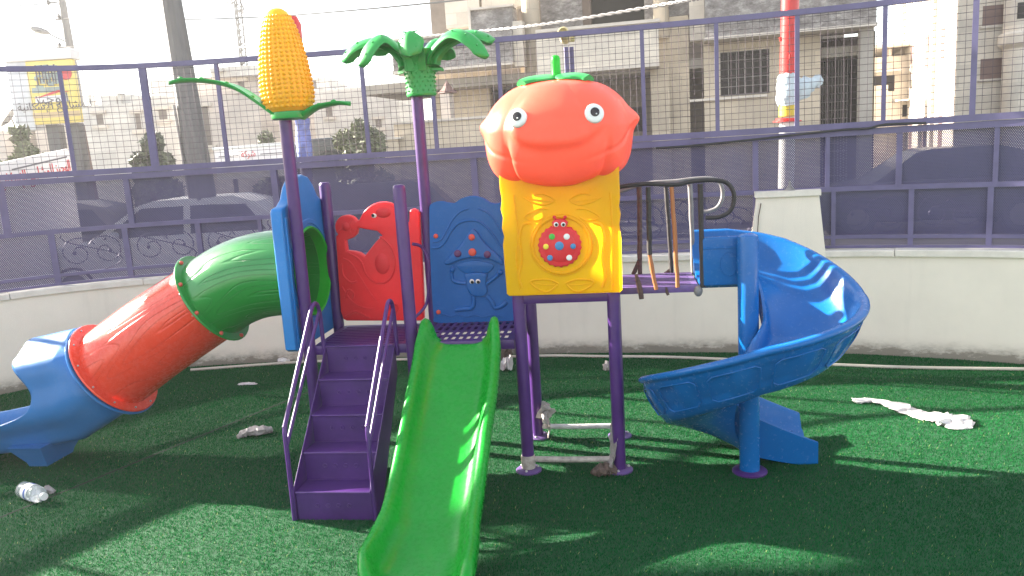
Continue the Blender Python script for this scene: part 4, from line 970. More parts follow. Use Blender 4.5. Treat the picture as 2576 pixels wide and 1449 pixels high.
b = MB(); q0 = [(2002, 225), (2020, 222), (2038, 214), (2055, 203), (2068, 205)]
rings = []
for (px, py), rr in zip(cr(q0, 3), np.interp(np.linspace(0, 1, 13), [0, .3, .6, .85, 1], [.085, .09, .055, .05, .012])):
    cpt = at(px, py, 6.42); rings.append([cpt+Vector((r_.uniform(-.012, .012), rr*.7*math.cos(2*math.pi*k/12), rr*(1+r_.uniform(-.2, .2))*math.sin(2*math.pi*k/12))) for k in range(12)])
b.grid(rings, closed=True, cap=True); b.build('loose_wrap', M['bag_blue'], root, 30, inv)
# second red pole, mostly behind the corn ear
a, c = tall(738, 42, 768, 400, 6.95)
P2 = lambda zz: upto(a, c, zz)
root, inv = thing('red_pole', 'red topped pole mostly hidden behind the yellow corn ear, blue film round its foot', 'pole', Matrix.Translation(P2(-.25)))
zz_ = lambda py: at(750, py, 6.95).z
b = MB(); b.tube([P2(zz_(300)), P2(zz_(60)), P2(zz_(40))], [.06, .06, .03], 18); b.build('shaft', M['redpaint'], root, 40, inv)
b = MB(); b.grid([[P2(zq)+Vector((.062*(1+r_.uniform(-.12, .12))*math.cos(2*math.pi*k/16), .062*(1+r_.uniform(-.12, .12))*math.sin(2*math.pi*k/16), 0)) for k in range(16)] for zq in np.linspace(zz_(398), zz_(298), 9)], closed=True); b.build('film_wrap', varied('blue_film', (.16, .19, .42), .25, 0, .6, 1.5, 12), root, 30, inv)
b = MB(); b.tube([P2(-.25), P2(zz_(396))], .05, 14); b.build('pedestal', M['fence'], root, 40, inv)
# twin purple post with a pale clamp lamp, behind the tomato
root, inv = thing('twin_post', 'twin violet steel post behind the tomato stalk with a cream floodlight on top', 'post', Matrix.Translation((at(1432, 180, 6.5).x, 6.5, -.25)))
for px in (1424, 1437):
    q = at(px, 118, 6.5 if px < 1430 else 6.53); b = MB(); b.box(q.x-.017, q.x+.017, q.y-.02, q.y+.02, -.25, q.z, bev=.002); b.build('post', M['fence'], root, 30, inv)
q = at(1420, 112, 6.42); b = MB(); Mh = Matrix.Translation(at(1422, 96, 6.46)) @ Matrix.Rotation(R(65), 4, 'X') @ Matrix.Rotation(R(-14), 4, 'Y')
b.lathe([(.034, -.02), (.043, -.015), (.043, .0), (.038, .005), (.040, .085), (.044, .09), (.044, .098), (.034, .10), (.030, .07)], 20, Mh); b.build('floodlight', plain('cream_lamp_casing', (.55, .47, .25), .4), root, 40, inv)
b = MB(); q = at(1438, 95, 6.5); b.box(q.x-.022, q.x+.022, 6.48, 6.52, q.z-.03, q.z+.02, bev=.006); b.ball((q.x+.02, 6.47, q.z+.02), .016, u=8, v=6); b.ball((q.x-.05, 6.47, q.z+.035), .014, u=8, v=6); b.build('clamp', plain('cream_clamp', (.52, .46, .2), .4), root, 40, inv)

# electricity pole, lamp post, mast, brown post
a, c = at(430, 0, 12), at(497, 407, 12)
base = upto(a, c, -.25); topp = upto(a, c, 7.0)
b = MB(); b.tube([base, upto(a, c, 1.6), a, topp], [.205, .19, .150, .13], 12); solo(b, 'utility_pole', M['polegrey'], 'thick grey steel utility pole leaning slightly beyond the fence, left of the corn', 'pole', base, None, 20)
b = MB(); o1 = upto(a, c, .9)+Vector((-.16, -.12, 0)); b.tube([base+Vector((-.20, -.15, 0)), o1, upto(a, c, 2.6)+Vector((-.16, -.12, 0))], .022, 6); solo(b, 'conduit_pipe', M['grey_pipe'], 'thin grey conduit strapped to the left side of the thick utility pole', 'conduit', base+Vector((-.2, -.15, 0)))
a2, c2 = at(156, 0, 26), at(181, 147, 26)
root, inv = thing('street_lamp', 'slim grey street lamp post with a cable bracket, beyond the billboard', 'street lamp', Matrix.Translation(upto(a2, c2, -.25)))
b = MB(); b.tube([upto(a2, c2, -.25), c2, a2, upto(a2, c2, 8.5)], [.15, .13, .11, .10], 10); b.build('pole', M['polegrey'], root, 40, inv)
b = MB(); b.tube(cr([at(166, 104, 26), at(145, 95, 26), at(122, 84, 26)], 4), .025, 6); b.tube([at(152, 47, 26), at(122, 56, 26), at(95, 65, 26)], .018, 6); b.build('arm', M['polegrey'], root, 40, inv)
b = MB(); q = at(100, 76, 26); Ml = Matrix.Translation(q) @ Matrix.Rotation(R(20), 4, 'Y'); b.ball((0, 0, 0), 1, (.33, .16, .10), 16, 10, Ml); b.build('lamp_head', M['grey_pipe'], root, 40, inv)
b = MB(); b.box(q.x-.22, q.x+.22, q.y-.1, q.y+.1, q.z-.10, q.z-.05, bev=.02); b.build('lamp_glass', M['lamp'], root, 40, inv)
b = MB()
for px, py in ((148, 45), (150, 117), (121, 8)): b.lathe([(.02, -.10), (.06, -.08), (.05, -.02), (.07, .0), (.04, .05), (.01, .10)], 10, Matrix.Translation(at(px, py-4, 26)))
b.tube([at(140, 48, 26), at(168, 48, 26)], .03, 6); b.tube([at(143, 118, 26), at(182, 118, 26)], .03, 6); b.tube([at(118, 8, 26), at(160, 2, 26)], .03, 6)
b.build('insulator_bracket', M['polegrey'], root, 40, inv)
a3, c3 = at(596, 0, 46), at(613, 165, 46); bm_ = upto(a3, c3, -.25)
b = MB(); zt_ = upto(a3, c3, 11.5)
for k in range(3):
    o3 = Vector((.20*math.cos(k*2.09), .20*math.sin(k*2.09), 0)); b.tube([bm_+o3, zt_+o3], .05, 5)
zc = -.2; kk = 0
while zc < 11.3:
    for k in range(3):
        o3 = Vector((.20*math.cos((k+kk)*2.09), .20*math.sin((k+kk)*2.09), 0)); o4 = Vector((.20*math.cos((k+kk+1)*2.09), .20*math.sin((k+kk+1)*2.09), 0))
        b.tube([upto(a3, c3, zc)+o3, upto(a3, c3, zc+.35)+o4], .032, 4)
    zc += .35; kk += 1
for k in range(26):
    q = upto(a3, c3, 9.9+random.uniform(0, 1.5))+Vector((random.uniform(-.45, .45), random.uniform(-.4, .4), 0)); b.tube([q, q+Vector((random.uniform(-.3, .3), 0, random.uniform(.1, .5)))], .04, 4)
solo(b, 'lattice_mast', M['polegrey'], 'thin lattice antenna mast on the skyline between utility pole and corn', 'mast', bm_)
a4, c4 = at(200, 315, 20), at(222, 428, 20); b4 = upto(a4, c4, -.25)
b = MB(); b.tube([b4, c4, a4], .12, 8); solo(b, 'rusty_post', varied('rusty_brown', (.13, .085, .075), .8), 'short rusty brown post standing right of the yellow billboard', 'post', b4)

# overhead cables
def wire(pts, r, label, name='power_line', sag=0, twist=False):
    P3 = [at(px, py, Y) for px, py, Y in pts]; q = [Vector(p) for p in cr(P3, 10)]; b = MB()
    if not twist: b.tube(q, r, 5)
    else:
        for ph in (0, math.pi):
            qq = [Vector(p) for p in cr(P3, 60)]; b.tube([p+Vector((0, r*math.cos(i*.9+ph), r*math.sin(i*.9+ph))) for i, p in enumerate(qq)], r*.9, 5)
    return solo(b, name, M['cable'] if not twist else M['grey_pipe'], label, 'cable', P3[0], 'overhead cables')
wire([(-60, 46, 27), (150, 46, 26), (423, 49, 22), (663, 42, 20), (859, 28, 18), (1125, 3, 16), (1260, -14, 15)], .019, 'upper thin power line crossing the sky above the corn ear')
wire([(-60, 114, 27), (147, 117, 26), (423, 122, 22), (653, 118, 19), (859, 108, 16.5), (1079, 90, 14), (1358, 62, 12), (1717, 3, 10), (1800, -14, 9.6)], .014, 'lower twisted service cable crossing in front of the unfinished building', 'service_cable', 0, True)
wire([(-60, 18, 27), (40, 14, 26), (121, 8, 26), (160, 2, 26)], .02, 'short power line at the top left ending on the street lamp bracket')
b = MB(); b.tube([at(533, 48, 21), at(535, 110, 20)], .010, 4); b.tube([at(536, 118, 20), at(540, 150, 20)], .006, 4); solo(b, 'dropper_wire', M['cable'], 'thin vertical dropper wire between the two overhead cables', 'cable', at(535, 110, 20))

# ================================================================== SIGNS
AR = lambda s: s[::-1]
WAJIZ = AR('\ufe8d\ufedf\ufeee\ufe9f\ufef4\ufeb0'); PROJ = AR('\ufedf\ufee0\ufee4\ufeb8\ufe8e\ufead\ufef3\ufeca'); HOUS = AR('\ufe8d\ufef9\ufeb3\ufedc\ufe8e\ufee7\ufef4\ufe94'); SHAR = AR('\ufeb7\ufeae\ufedb\ufe94')
def signframe(px0, py0, px1, py1, Y0, Y1):
    """local frame of an upright board whose lower edge runs between two photo points"""
    p, q = at(px0, py0, Y0), at(px1, py1, Y1); e = q-p; wd = math.hypot(e.x, e.y); a_ = math.atan2(e.y, e.x); return Matrix.Translation(p) @ Matrix.Rotation(a_, 4, 'Z'), wd, e.z
TX = Matrix(((1, 0, 0, 0), (0, 0, -1, 0), (0, 1, 0, 0), (0, 0, 0, 1)))
# tall yellow billboard on a broad pillar
Yb = 17.0; pl, pr = at(88, 317, Yb), at(204, 303, Yb); wd = (pr-pl).length; zt_ = at(183, 147, Yb).z; zb_ = (pl.z+pr.z)/2; Mbd = Matrix.Translation((pl.x, pl.y, 0)) @ Matrix.Rotation(math.atan2(pr.y-pl.y, pr.x-pl.x), 4, 'Z')
root, inv = thing('billboard', 'tall pale yellow advertising billboard with Arabic lettering beyond the left fence', 'billboard', Mbd @ Matrix.Translation((wd/2, .2, -.25)))
bb_ = lambda *a_, **k: None
b = MB(); b.box(0, wd, 0, .12, zb_, zt_, Mbd, .02); b.build('board', M['signyellow'], root, 30, inv)
b = MB(); b.box(-.42, -.004, .02, .4, zb_-.1, zt_+.05, Mbd, .02); b.build('side_panel', varied('grey_white_panel', (.6, .6, .62), .6), root, 30, inv)
b = MB(); b.box(-.40, wd+.01, -.03, .35, zt_+.004, zt_+.22, Mbd, .02); b.build('top_cap', M['signwhite'], root, 30, inv)
b = MB(); b.box(.15, .4, .13, .38, -.25, zb_-.004, Mbd); b.box(wd-.4, wd-.15, .13, .38, -.25, zb_-.004, Mbd); b.build('leg', M['polegrey'], root, 30, inv)
H_ = zt_-zb_
bx = lambda x0, x1, y0, y1, d: (x0*wd, x1*wd, -.004-d, .001, zb_+y0*H_, zb_+y1*H_)
r_ = random.Random(2)
b = MB(); b.box(*bx(.06, .74, .50, .58, .004), Mbd)
for k in range(26):
    x0 = r_.uniform(.14, .60); y0 = r_.uniform(.57, .90); b.box(*bx(x0, x0+r_.uniform(.03, .14), y0, min(.97, y0+r_.uniform(.02, .09)), .006+.001*k*.3), Mbd)
b.build('printed_picture', M['signgreen'], root, 0, inv)
b = MB()
for k in range(7): b.box(*bx(.20+.065*k, .225+.065*k, .62+.02*(k % 3), .93-.03*(k % 2), .018), Mbd)
b.build('printed_columns', M['signgrey'], root, 0, inv)
b = MB(); b.lathe([(.34*wd*.4, 0), (.34*wd*.4, .01), (.001, .01)], 28, Mbd @ Matrix.Translation((.82*wd, -.006, zb_+.78*H_)) @ Matrix.Rotation(R(90), 4, 'X')); b.build('red_disc', M['signred'], root, 40, inv)
b = MB(); b.panel([[(.06*wd, 0), (.5*wd, .10*H_), (.62*wd, .12*H_), (.85*wd, .085*H_), (.62*wd, .085*H_), (.45*wd, .055*H_)]], .01, .001, Mbd @ Matrix.Translation((0, -.01, zb_+.405*H_)) @ TX); b.build('red_swoosh', M['signred'], root, 0, inv)
b = MB(); b.box(*bx(.10, .80, .345, .445, .0045), Mbd); b.build('logo_plate', M['signwhite'], root, 0, inv)
b = MB(); b.text(WAJIZ, .27, .004, Mbd @ Matrix.Translation((.45*wd, -.012, zb_+.395*H_)) @ TX @ Matrix.Diagonal((1.15, 1, 1, 1))); b.build('logo_lettering', M['signgrey'], root, 0, inv)
b = MB(); b.text(HOUS+' '+PROJ, .215, .004, Mbd @ Matrix.Translation((.49*wd, -.010, zb_+.285*H_)) @ TX); b.build('lettering', M['signgrey'], root, 0, inv)
b = MB(); b.box(*bx(0.0, 1.0, .10, .185, .004), Mbd); b.build('tan_band', M['signtan'], root, 0, inv)
# slanting white banner with red writing, lower left
Y0, Y1 = 9.6, 12.4; Mw, wd, dz = signframe(-60, 452, 181, 431, Y0, Y1); zt0 = at(-60, 424, Y0).z; zt1 = at(168, 374, Y1).z; zb0 = -.25
inv_w = Mw.inverted(); L0 = lambda x, z: (x, 0, z-Mw.translation.z)
root, inv = thing('white_banner_wall', 'white site hoarding with red Arabic lettering at the lower left beyond the fence', 'hoarding', Mw @ Matrix.Translation((wd/2, 0, -.25-Mw.translation.z)))
pz = Mw.translation.z
b = MB(); b.grid([[Mw @ Vector((x, y, z-pz)) for x, y, z in ((0, 0, zb0), (0, 0, zt0), (0, .06, zt0), (0, .06, zb0))], [Mw @ Vector((x, y, z-pz)) for x, y, z in ((wd, 0, zb0), (wd, 0, zt1), (wd, .06, zt1), (wd, .06, zb0))]], closed=True, cap=True); b.build('board', M['signwhite'], root, 30, inv)
sl_ = math.atan2(zt1-zt0, wd)
zl = lambda x: zt0+(zt1-zt0)*x/wd
b = MB(); b.grid([[Mw @ Vector((x, -.006, zl(x)-d-pz)) for d in (.10, .122)] for x in (wd*.32, wd*.96)]); b.build('painted_line', M['signgrey'], root, 0, inv)
b = MB(); b.text(HOUS+' '+PROJ+' '+WAJIZ, .235, .003, Mw @ Matrix.Translation((wd*.985, -.008, zl(wd*.985)-.255-pz)) @ Matrix.Rotation(-sl_*.9, 4, 'Y') @ TX, 'RIGHT'); b.build('lettering', M['signred'], root, 0, inv)
# white shop sign right of the utility pole
Ys = 15; Mw, wd, dz = signframe(541, 405, 730, 392, Ys, Ys-.6); pz = Mw.translation.z; zt_ = at(640, 371, Ys-.3).z
root, inv = thing('shop_sign', 'long white sign board with small Arabic lettering right of the utility pole', 'sign', Mw @ Matrix.Translation((wd/2, .1, -.25-pz)))
b = MB(); b.box(0, wd, 0, .18, -.35, zt_-pz, Mw, .01); b.build('board', M['signwhite'], root, 30, inv)
b = MB(); b.box(-.02, wd+.02, -.02, .2, zt_-pz+.003, zt_-pz+.06, Mw, .01); b.build('top_edge', M['white'], root, 30, inv)
b = MB(); b.box(.2, .26, .19, .25, -.25-pz, -.36, Mw); b.box(wd-.26, wd-.2, .19, .25, -.25-pz, -.36, Mw); b.build('leg', M['polegrey'], root, 30, inv)
b = MB(); hh = zt_-pz; b.box(.06*wd, .33*wd, -.008, .001, hh-.13, hh-.115, Mw); b.box(.62*wd, .93*wd, -.008, .001, hh-.13, hh-.115, Mw); b.build('painted_line', M['signgrey'], root, 0, inv)
b = MB(); b.text(SHAR, .16, .003, Mw @ Matrix.Translation((.46*wd, -.006, hh-.11)) @ TX); b.build('lettering', M['signred'], root, 0, inv)

# ================================================================== BUILDINGS
class Facade:
    """upright frame of a facade: a along it, d into the building; photo points are carried onto its planes"""
    def __init__(s, px, py, Y, rot): s.p = at(px, py, Y); s.p.z = 0; s.a = R(rot); s.e = Vector((math.cos(s.a), math.sin(s.a), 0)); s.n = Vector((-math.sin(s.a), math.cos(s.a), 0)); s.M = Matrix.Translation(s.p) @ Matrix.Rotation(s.a, 4, 'Z')
    def hit(s, px, py, d=0):
        r0 = ray(px, py); t = (d-(EYE-s.p).dot(s.n))/r0.dot(s.n); q = EYE+r0*t; return (q-s.p).dot(s.e), q.z
    def rect(s, x0, x1, yt, yb, d):
        ym = (yt+yb)/2; xm = (x0+x1)/2; return s.hit(x0, ym, d)[0], s.hit(x1, ym, d)[0], s.hit(xm, yb, d)[1], s.hit(xm, yt, d)[1]
    def block(s, b, x0, x1, yt, yb, d, depth, bev=0, zb=None):
        a0, a1, z0, z1 = s.rect(x0, x1, yt, yb, d); b.box(a0, a1, d, d+depth, z0 if zb is None else zb, z1, s.M, bev)
def piece(F, root, inv, name, mat, rects, ang=30, par=None):
    b = MB()
    for r0 in rects: F.block(b, *r0)
    return b.build(name, M[mat], par or root, ang, inv)
# --- unfinished stone villa across the street
F = Facade(1717, 330, 18.0, -13)
root, inv = thing('unfinished_building', 'unfinished two storey stone building with balconies and dark openings across the street', 'building', F.M @ Matrix.Translation((0, 3, -.25)))
G_ = -.25
X = lambda name, mat, *rects: piece(F, root, inv, name, mat, rects)
X('wall', 'stone_tan', (1772, 2064, 98, 420, .0, .3, 0, G_))
X('wall', 'stone_tan', (2168, 2196, 60, 420, .0, .3, 0, G_))
X('wall', 'stone_tan', (1098, 1236, 172, 420, 1.1, .3, 0, G_))
X('wall', 'stone_tan', (1316, 1357, 158, 420, .9, .4, 0, G_))
X('wall', 'stone_cream', (1118, 1205, -60, 68, 1.2, .3), (1208, 1316, -120, 20, 1.2, .3))
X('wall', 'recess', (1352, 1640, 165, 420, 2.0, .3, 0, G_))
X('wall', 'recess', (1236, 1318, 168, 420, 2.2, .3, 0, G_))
X('wall', 'rock', (1357, 1462, -140, 70, 1.2, .3), (1462, 1620, -140, -38, 1.2, .3))
X('wall', 'rock', (1619, 1775, -140, 40, .5, .3))
X('wall', 'stone_tan', (1636, 1735, 42, 420, .25, .3, 0, G_))
X('wall', 'stone_cream', (1733, 1771, -140, 102, .1, .4))
X('pilaster', 'stone_tan', (1640, 1686, 160, 420, .05, .25, 0, G_))
X('pilaster', 'concrete', (2163, 2194, 62, 420, -.35, .3, 0, G_))
X('clad_balcony', 'rock', (986, 1289, 84, 166, -.25, .9)); X('clad_balcony', 'rock', (1182, 1290, 20, 95, .0, .6))
X('clad_bay', 'rock', (1773, 2206, -150, 76, -.5, 1.6))
X('plain_balcony', 'stone_cream', (1349, 1657, 68, 172, -.5, .25))
X('plain_balcony', 'stone_cream', (1292, 1316, 52, 166, -.1, .3))
X('moulding', 'trim', (985, 1180, 88, 94, -.32, .4), (1178, 1184, 18, 92, -.06, .3), (1182, 1290, 14, 20, -.08, .5), (986, 1290, 166, 174, -.32, 1.0))
X('moulding', 'trim', (1346, 1660, 60, 68, -.58, .5), (1348, 1658, 170, 178, -.56, .6))
X('moulding', 'trim', (1770, 2208, 75, 82, -.6, 1.2))
X('moulding', 'trim', (1735, 1930, 243, 249, -.08, .15))
b = MB(); cxx, cz0 = F.hit(1336, 100, .45); b.lathe([(.21, -.25), (.21, 7.5)], 24, F.M @ Matrix.Translation((cxx, .6, 0))); b.build('round_column', M['stone_tan'], root, 40, inv)
b = MB(); cxx, cz0 = F.hit(1662, 30, .0); b.lathe([(.17, 3.9), (.17, 7.5)], 24, F.M @ Matrix.Translation((cxx, .25, 0))); b.build('round_column', M['stone_tan'], root, 40, inv)
# floor slabs and shell behind, so that the openings look into dark rooms
b = MB(); a0 = F.hit(986, 200, 3)[0]; a1 = F.hit(2196, 200, 0)[0]
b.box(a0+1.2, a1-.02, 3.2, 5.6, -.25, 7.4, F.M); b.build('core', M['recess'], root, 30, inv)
zsl = F.hit(1700, 170, 0)[1]
b = MB(); b.box(a0+.2, a1-.03, .32, 3.19, zsl-.02, zsl+.2, F.M); b.box(a0+1.0, a1-.03, .32, 5.4, 7.41, 7.6, F.M); b.build('floor_slab', M['concrete'], root, 30, inv)
def opening(x0, x1, yt, yb, d, bars=True, fr='stone_tan'):
    a0, a1, z0, z1 = F.rect(x0, x1, yt, yb, d); b = MB()
    b.box(a0, a1, d-.004, d+.01, z0, z1, F.M); w_ = b.build('window', M['void'], root, 0, inv)
    b = MB()
    b.box(a0-.05, a0-.002, d-.03, d+.005, z0, z1, F.M); b.box(a1+.002, a1+.05, d-.03, d+.005, z0, z1, F.M); b.box(a0-.05, a1+.05, d-.032, d+.005, z1+.002, z1+.06, F.M); b.build('frame', M[fr], w_, 30, inv)
    if bars:
        b = MB(); n = max(2, round((a1-a0)/.17))
        for k in range(n+1):
            a_ = a0+(a1-a0)*k/n; b.tube([F.M @ Vector((a_, d-.03, z0)), F.M @ Vector((a_, d-.03, z1))], .009, 4)
        m_ = max(2, round((z1-z0)/.17))
        for k in range(m_+1):
            z_ = z0+(z1-z0)*k/m_; b.tube([F.M @ Vector((a0, d-.038, z_)), F.M @ Vector((a1, d-.038, z_))], .009, 4)
        b.build('window_grille', M['bar'], w_, 40, inv)
    return w_
opening(1812, 1935, 128, 237, .0)
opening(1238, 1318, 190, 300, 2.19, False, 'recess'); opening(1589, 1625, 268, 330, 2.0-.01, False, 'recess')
# tall doorway in the right bay: deep dark recess with a grille and a low block wall
a0, a1, z0, z1 = F.rect(2066, 2166, 84, 330, .3)
b = MB(); b.box(a0, a1+.26, 1.2, 1.3, G_, z1, F.M); b.box(a0-.02, a0, .31, 1.2, G_, z1, F.M); b.box(a1+.25, a1+.27, .31, 1.2, G_, z1, F.M); dw = b.build('doorway', M['void'], root, 0, inv)
b = MB(); b.box(a0+.03, a1+.3, .9, 1.15, F.hit(2110, 126, .9)[1], z1-.02, F.M); b.build('lintel_board', varied('brown_formwork', (.10, .07, .06), .9), dw, 30, inv)
b = MB()
for k in range(9): a_ = a0+.08+(a1-a0-.3)*k/8; b.tube([F.M @ Vector((a_, .6, G_)), F.M @ Vector((a_, .6, F.hit(2110, 128, .6)[1]))], .01, 4)
for k in range(18): z_ = G_+.18*k; b.tube([F.M @ Vector((a0+.05, .61, z_)), F.M @ Vector((a1-.2, .61, z_))], .01, 4)
b.build('door_grille', M['bar'], dw, 40, inv)
# upper dark opening of the balcony room
a0, a1, z0, z1 = F.rect(1486, 1620, -38, 62, 1.5); b = MB(); b.box(a0, a1, 1.5, 1.55, z0, z1, F.M); b.build('window', M['void'], root, 0, inv)
b = MB(); b.box(F.hit(1462, 0, 1.2)[0], a0+.02, 1.22, 1.5, z0, z1, F.M); b.build('reveal', varied('brown_reveal', (.15, .11, .085), .9), root, 30, inv)
# --- low boundary wall, gate pier and lantern to the left of it
root, inv = thing('boundary_wall', 'low tan stone garden wall in front of the unfinished building', 'wall', F.M @ Matrix.Translation((F.hit(1100, 330, -1.6)[0], -1.6, G_)))
piece(F, root, inv, 'wall_run', 'stone_tan', [(994, 1236, 305, 420, -1.4, .25, 0, G_), (940, 1004, 350, 420, -1.5, .25, 0, G_)])
piece(F, root, inv, 'capping', 'trim', [(990, 1240, 298, 305, -1.45, .35), (936, 1008, 346, 351, -1.55, .35)])
root, inv = thing('chimney_lantern', 'small brown stone gate pier with a roofed lantern behind the palm trunk', 'gate pier', F.M @ Matrix.Translation((F.hit(1125, 290, -.6)[0], -.6, G_)))
piece(F, root, inv, 'pier', 'stone_pink', [(1113, 1136, 235, 420, -.7, .35, 0, G_)])
b = MB(); a_, z_ = F.hit(1125, 234, -.55)
b.lathe([(.24, 0), (.22, .03), (.12, .12), (.02, .26), (.001, .30)], 8, F.M @ Matrix.Translation((a_, -.52, z_))); b.build('lantern_roof', varied('brown_tiles', (.17, .09, .075), .8), root, 20, inv)
# --- pale apartment tower on the right
F2 = Facade(2450, 300, 21.0, -16)
root, inv = thing('apartment_block', 'tall cream apartment block with brown shutters at the right edge', 'building', F2.M @ Matrix.Translation((2, 4, G_)))
X2 = lambda name, mat, *rects: piece(F2, root, inv, name, mat, rects)
a0 = F2.hit(2407, 150, 0)[0]; a1 = F2.hit(2640, 150, 0)[0]
ad = F2.hit(2318, 150, 0)[0]
b = MB(); b.box(a0, a1+6, 0, 9, G_, 9.5, F2.M); b.build('wall', M['stone_cream'], root, 30, inv)
sd = 7.5
for x0, x1, yt, yb in ((2472, 2541, 12, 62), (2466, 2534, 146, 197)):
    q0, q1, z0, z1 = F2.rect(x0, x1, yt, yb, 0); b = MB(); b.box(q0, q1, -.012, .05, z0, z1, F2.M); wn = b.build('window', M['shutter'], root, 0, inv)
    b = MB(); b.box(q0-.05, q1+.05, -.06, .02, z0-.07, z0-.004, F2.M, .005); b.build('sill', M['trim'], wn, 30, inv)
cxx = F2.hit(2562, 200, -.6)[0]; b = MB(); b.lathe([(.30, G_), (.30, 3.4), (.42, 3.5), (.42, 3.75), (.32, 3.8), (.32, 9.5)], 28, F2.M @ Matrix.Translation((cxx, -.35, 0))); b.build('round_column', M['stone_cream'], root, 40, inv)
q0, q1, z0, z1 = F2.rect(2524, 2560, 12, 52, -.36); b = MB(); b.box(cxx-.11, cxx+.2, -.68, -.6, z0, z1, F2.M); b.build('window', M['void'], root, 0, inv)
for yy in (1.3, 3.2, 5.2):
    for zz0 in (.9, 3.3, 5.8):
        b = MB(); b.box(a0-.012, a0+.05, yy, yy+.42, zz0, zz0+1.0, F2.M); b.build('window', M['shutter'], root, 0, inv)
b = MB(); b.box(a0-.10, a0-.004, 2.3, 2.6, G_, 9.5, F2.M); b.box(a0-.10, a0-.004, 6.6, 6.9, G_, 9.5, F2.M); b.build('pilaster', M['trim'], root, 30, inv)
# --- low white house between the two
F3 = Facade(2260, 330, 27.0, -8)
root, inv = thing('white_house', 'low white house with small dark windows seen in the gap between the buildings', 'house', F3.M @ Matrix.Translation((0, 3, G_)))
X3 = lambda name, mat, *rects: piece(F3, root, inv, name, mat, rects)
X3('wall', 'stone_cream', (2190, 2330, 140, 430, 0, 6, 0, G_)); X3('roof_slab', 'trim', (2186, 2334, 108, 116, -.3, 6.5)); [X3('parapet_post', 'trim', r_p) for r_p in ((2192, 2200, 117, 139, 0, .3), (2236, 2243, 117, 152, -.05, .3), (2300, 2312, 117, 139, 0, .3))]
for x0, x1, yt, yb in ((2198, 2250, 190, 230), (2270, 2315, 262, 292)):
    q0, q1, z0, z1 = F3.rect(x0, x1, yt, yb, 0); b = MB(); b.box(q0, q1, -.01, .04, z0, z1, F3.M); wn = b.build('window', M['void'], root, 0, inv)
    b = MB(); b.box(q0-.3, q1+.1, -.4, -.015, z1+.1, z1+.18, F3.M); b.build('sill', M['trim'], wn, 30, inv)
X3('garden_wall', 'stone_cream', (2180, 2232, 215, 430, -2.5, .3, 0, G_))
q0, q1, z0, z1 = F3.rect(2205, 2236, 275, 330, -2); b = MB(); b.box(q0, q1, -2, -1.4, G_, z1, F3.M, .05); b.build('water_tank', M['concrete'], root, 30, inv)
# --- hazy houses along the left skyline
def house(label, px, py, Y, rot, mat, walls, wins, roof=(), name='stone_house'):
    Fh = Facade(px, py, Y, rot); root, inv = thing(name, label, 'house', Fh.M @ Matrix.Translation((0, 2, G_)), 'houses on the left skyline')
    for x0, x1, yt, d, dep in walls: piece(Fh, root, inv, 'wall', mat, [(x0, x1, yt, 440, d, dep, 0, G_)])
    for x0, x1, yt, yb, d in wins:
        q0, q1, z0, z1 = Fh.rect(x0, x1, yt, yb, d); b = MB(); b.box(q0, q1, d-.012, d+.03, z0, z1, Fh.M); wn = b.build('window', M['void_far'], root, 0, inv)
        b = MB(); b.box(q0-.12, q1+.12, d-.10, d-.014, z0-.12, z0-.01, Fh.M); b.build('sill', M['trim'], wn, 30, inv); b = MB(); b.box(q0-.12, q1+.12, d-.10, d-.014, z1+.01, z1+.10, Fh.M); b.build('lintel', M['trim'], wn, 30, inv)
    for nm, x0, x1, yt, yb, d, dep in roof: piece(Fh, root, inv, nm, 'stone_grey' if nm != 'dish' else 'white', [(x0, x1, yt, yb, d, dep)])
house('long low grey stone house behind the utility pole on the left skyline', 320, 420, 24, 4, 'stone_grey', [(196, 345, 262, 0, 6), (345, 470, 240, -.02, 6)], [(243, 260, 287, 312, 0), (342, 354, 285, 325, -.02), (400, 420, 276, 300, -.02)], [('parapet', 222, 230, 238, 263, .1, .4), ('parapet', 254, 292, 240, 262, .1, .5), ('parapet', 296, 304, 233, 262, .1, .4), ('parapet', 305, 340, 238, 262, .2, .6), ('stair_tower', 380, 438, 202, 242, 1.5, 2.5)])
house('pinkish stone house with a broken roof slab left of the corn ear', 560, 400, 21, 0, 'stone_pink', [(466, 660, 240, 0, 6), (486, 655, 190, .8, 4)], [(505, 528, 268, 365, 0), (600, 615, 205, 225, .8)], [('roof_slab', 530, 652, 166, 192, .5, 3.5), ('parapet', 528, 560, 172, 180, .3, 4)])
house('pale stone house right of the corn ear behind the green palm', 900, 380, 30, -3, 'stone_grey', [(765, 1010, 222, 0, 6), (773, 838, 195, 1.0, 3)], [(788, 796, 202, 222, 1.0), (820, 836, 270, 292, 0), (945, 960, 300, 320, 0)], [('parapet', 845, 1010, 216, 223, .2, .4)])
house('low pink stone block at the far left behind the billboard', 60, 420, 26, 6, 'stone_pink', [(-120, 15, 330, 0, 5), (95, 200, 300, 1.0, 5)], [(130, 142, 318, 335, 1.0)], [('parapet', 40, 100, 294, 330, 2.0, 3)])
b = MB(); q = at(30, 300, 25.5); Mq = Matrix.Translation(q) @ Matrix.Rotation(R(-50), 4, 'Y') @ Matrix.Rotation(R(20), 4, 'X'); b.lathe([(.001, .0), (.18, .03), (.32, .10), (.36, .14), (.35, .145), (.2, .06), (.001, .02)], 20, Mq); b.tube([q, Vector((q.x+.1, q.y+.2, q.z-.8)), Vector((q.x+.1, q.y+.3, 1.2))], .03, 6); solo(b, 'satellite_dish', M['grey_pipe'], 'tilted grey satellite dish on the far left roof', 'satellite dish', Vector((q.x+.1, q.y+.3, 1.2)))
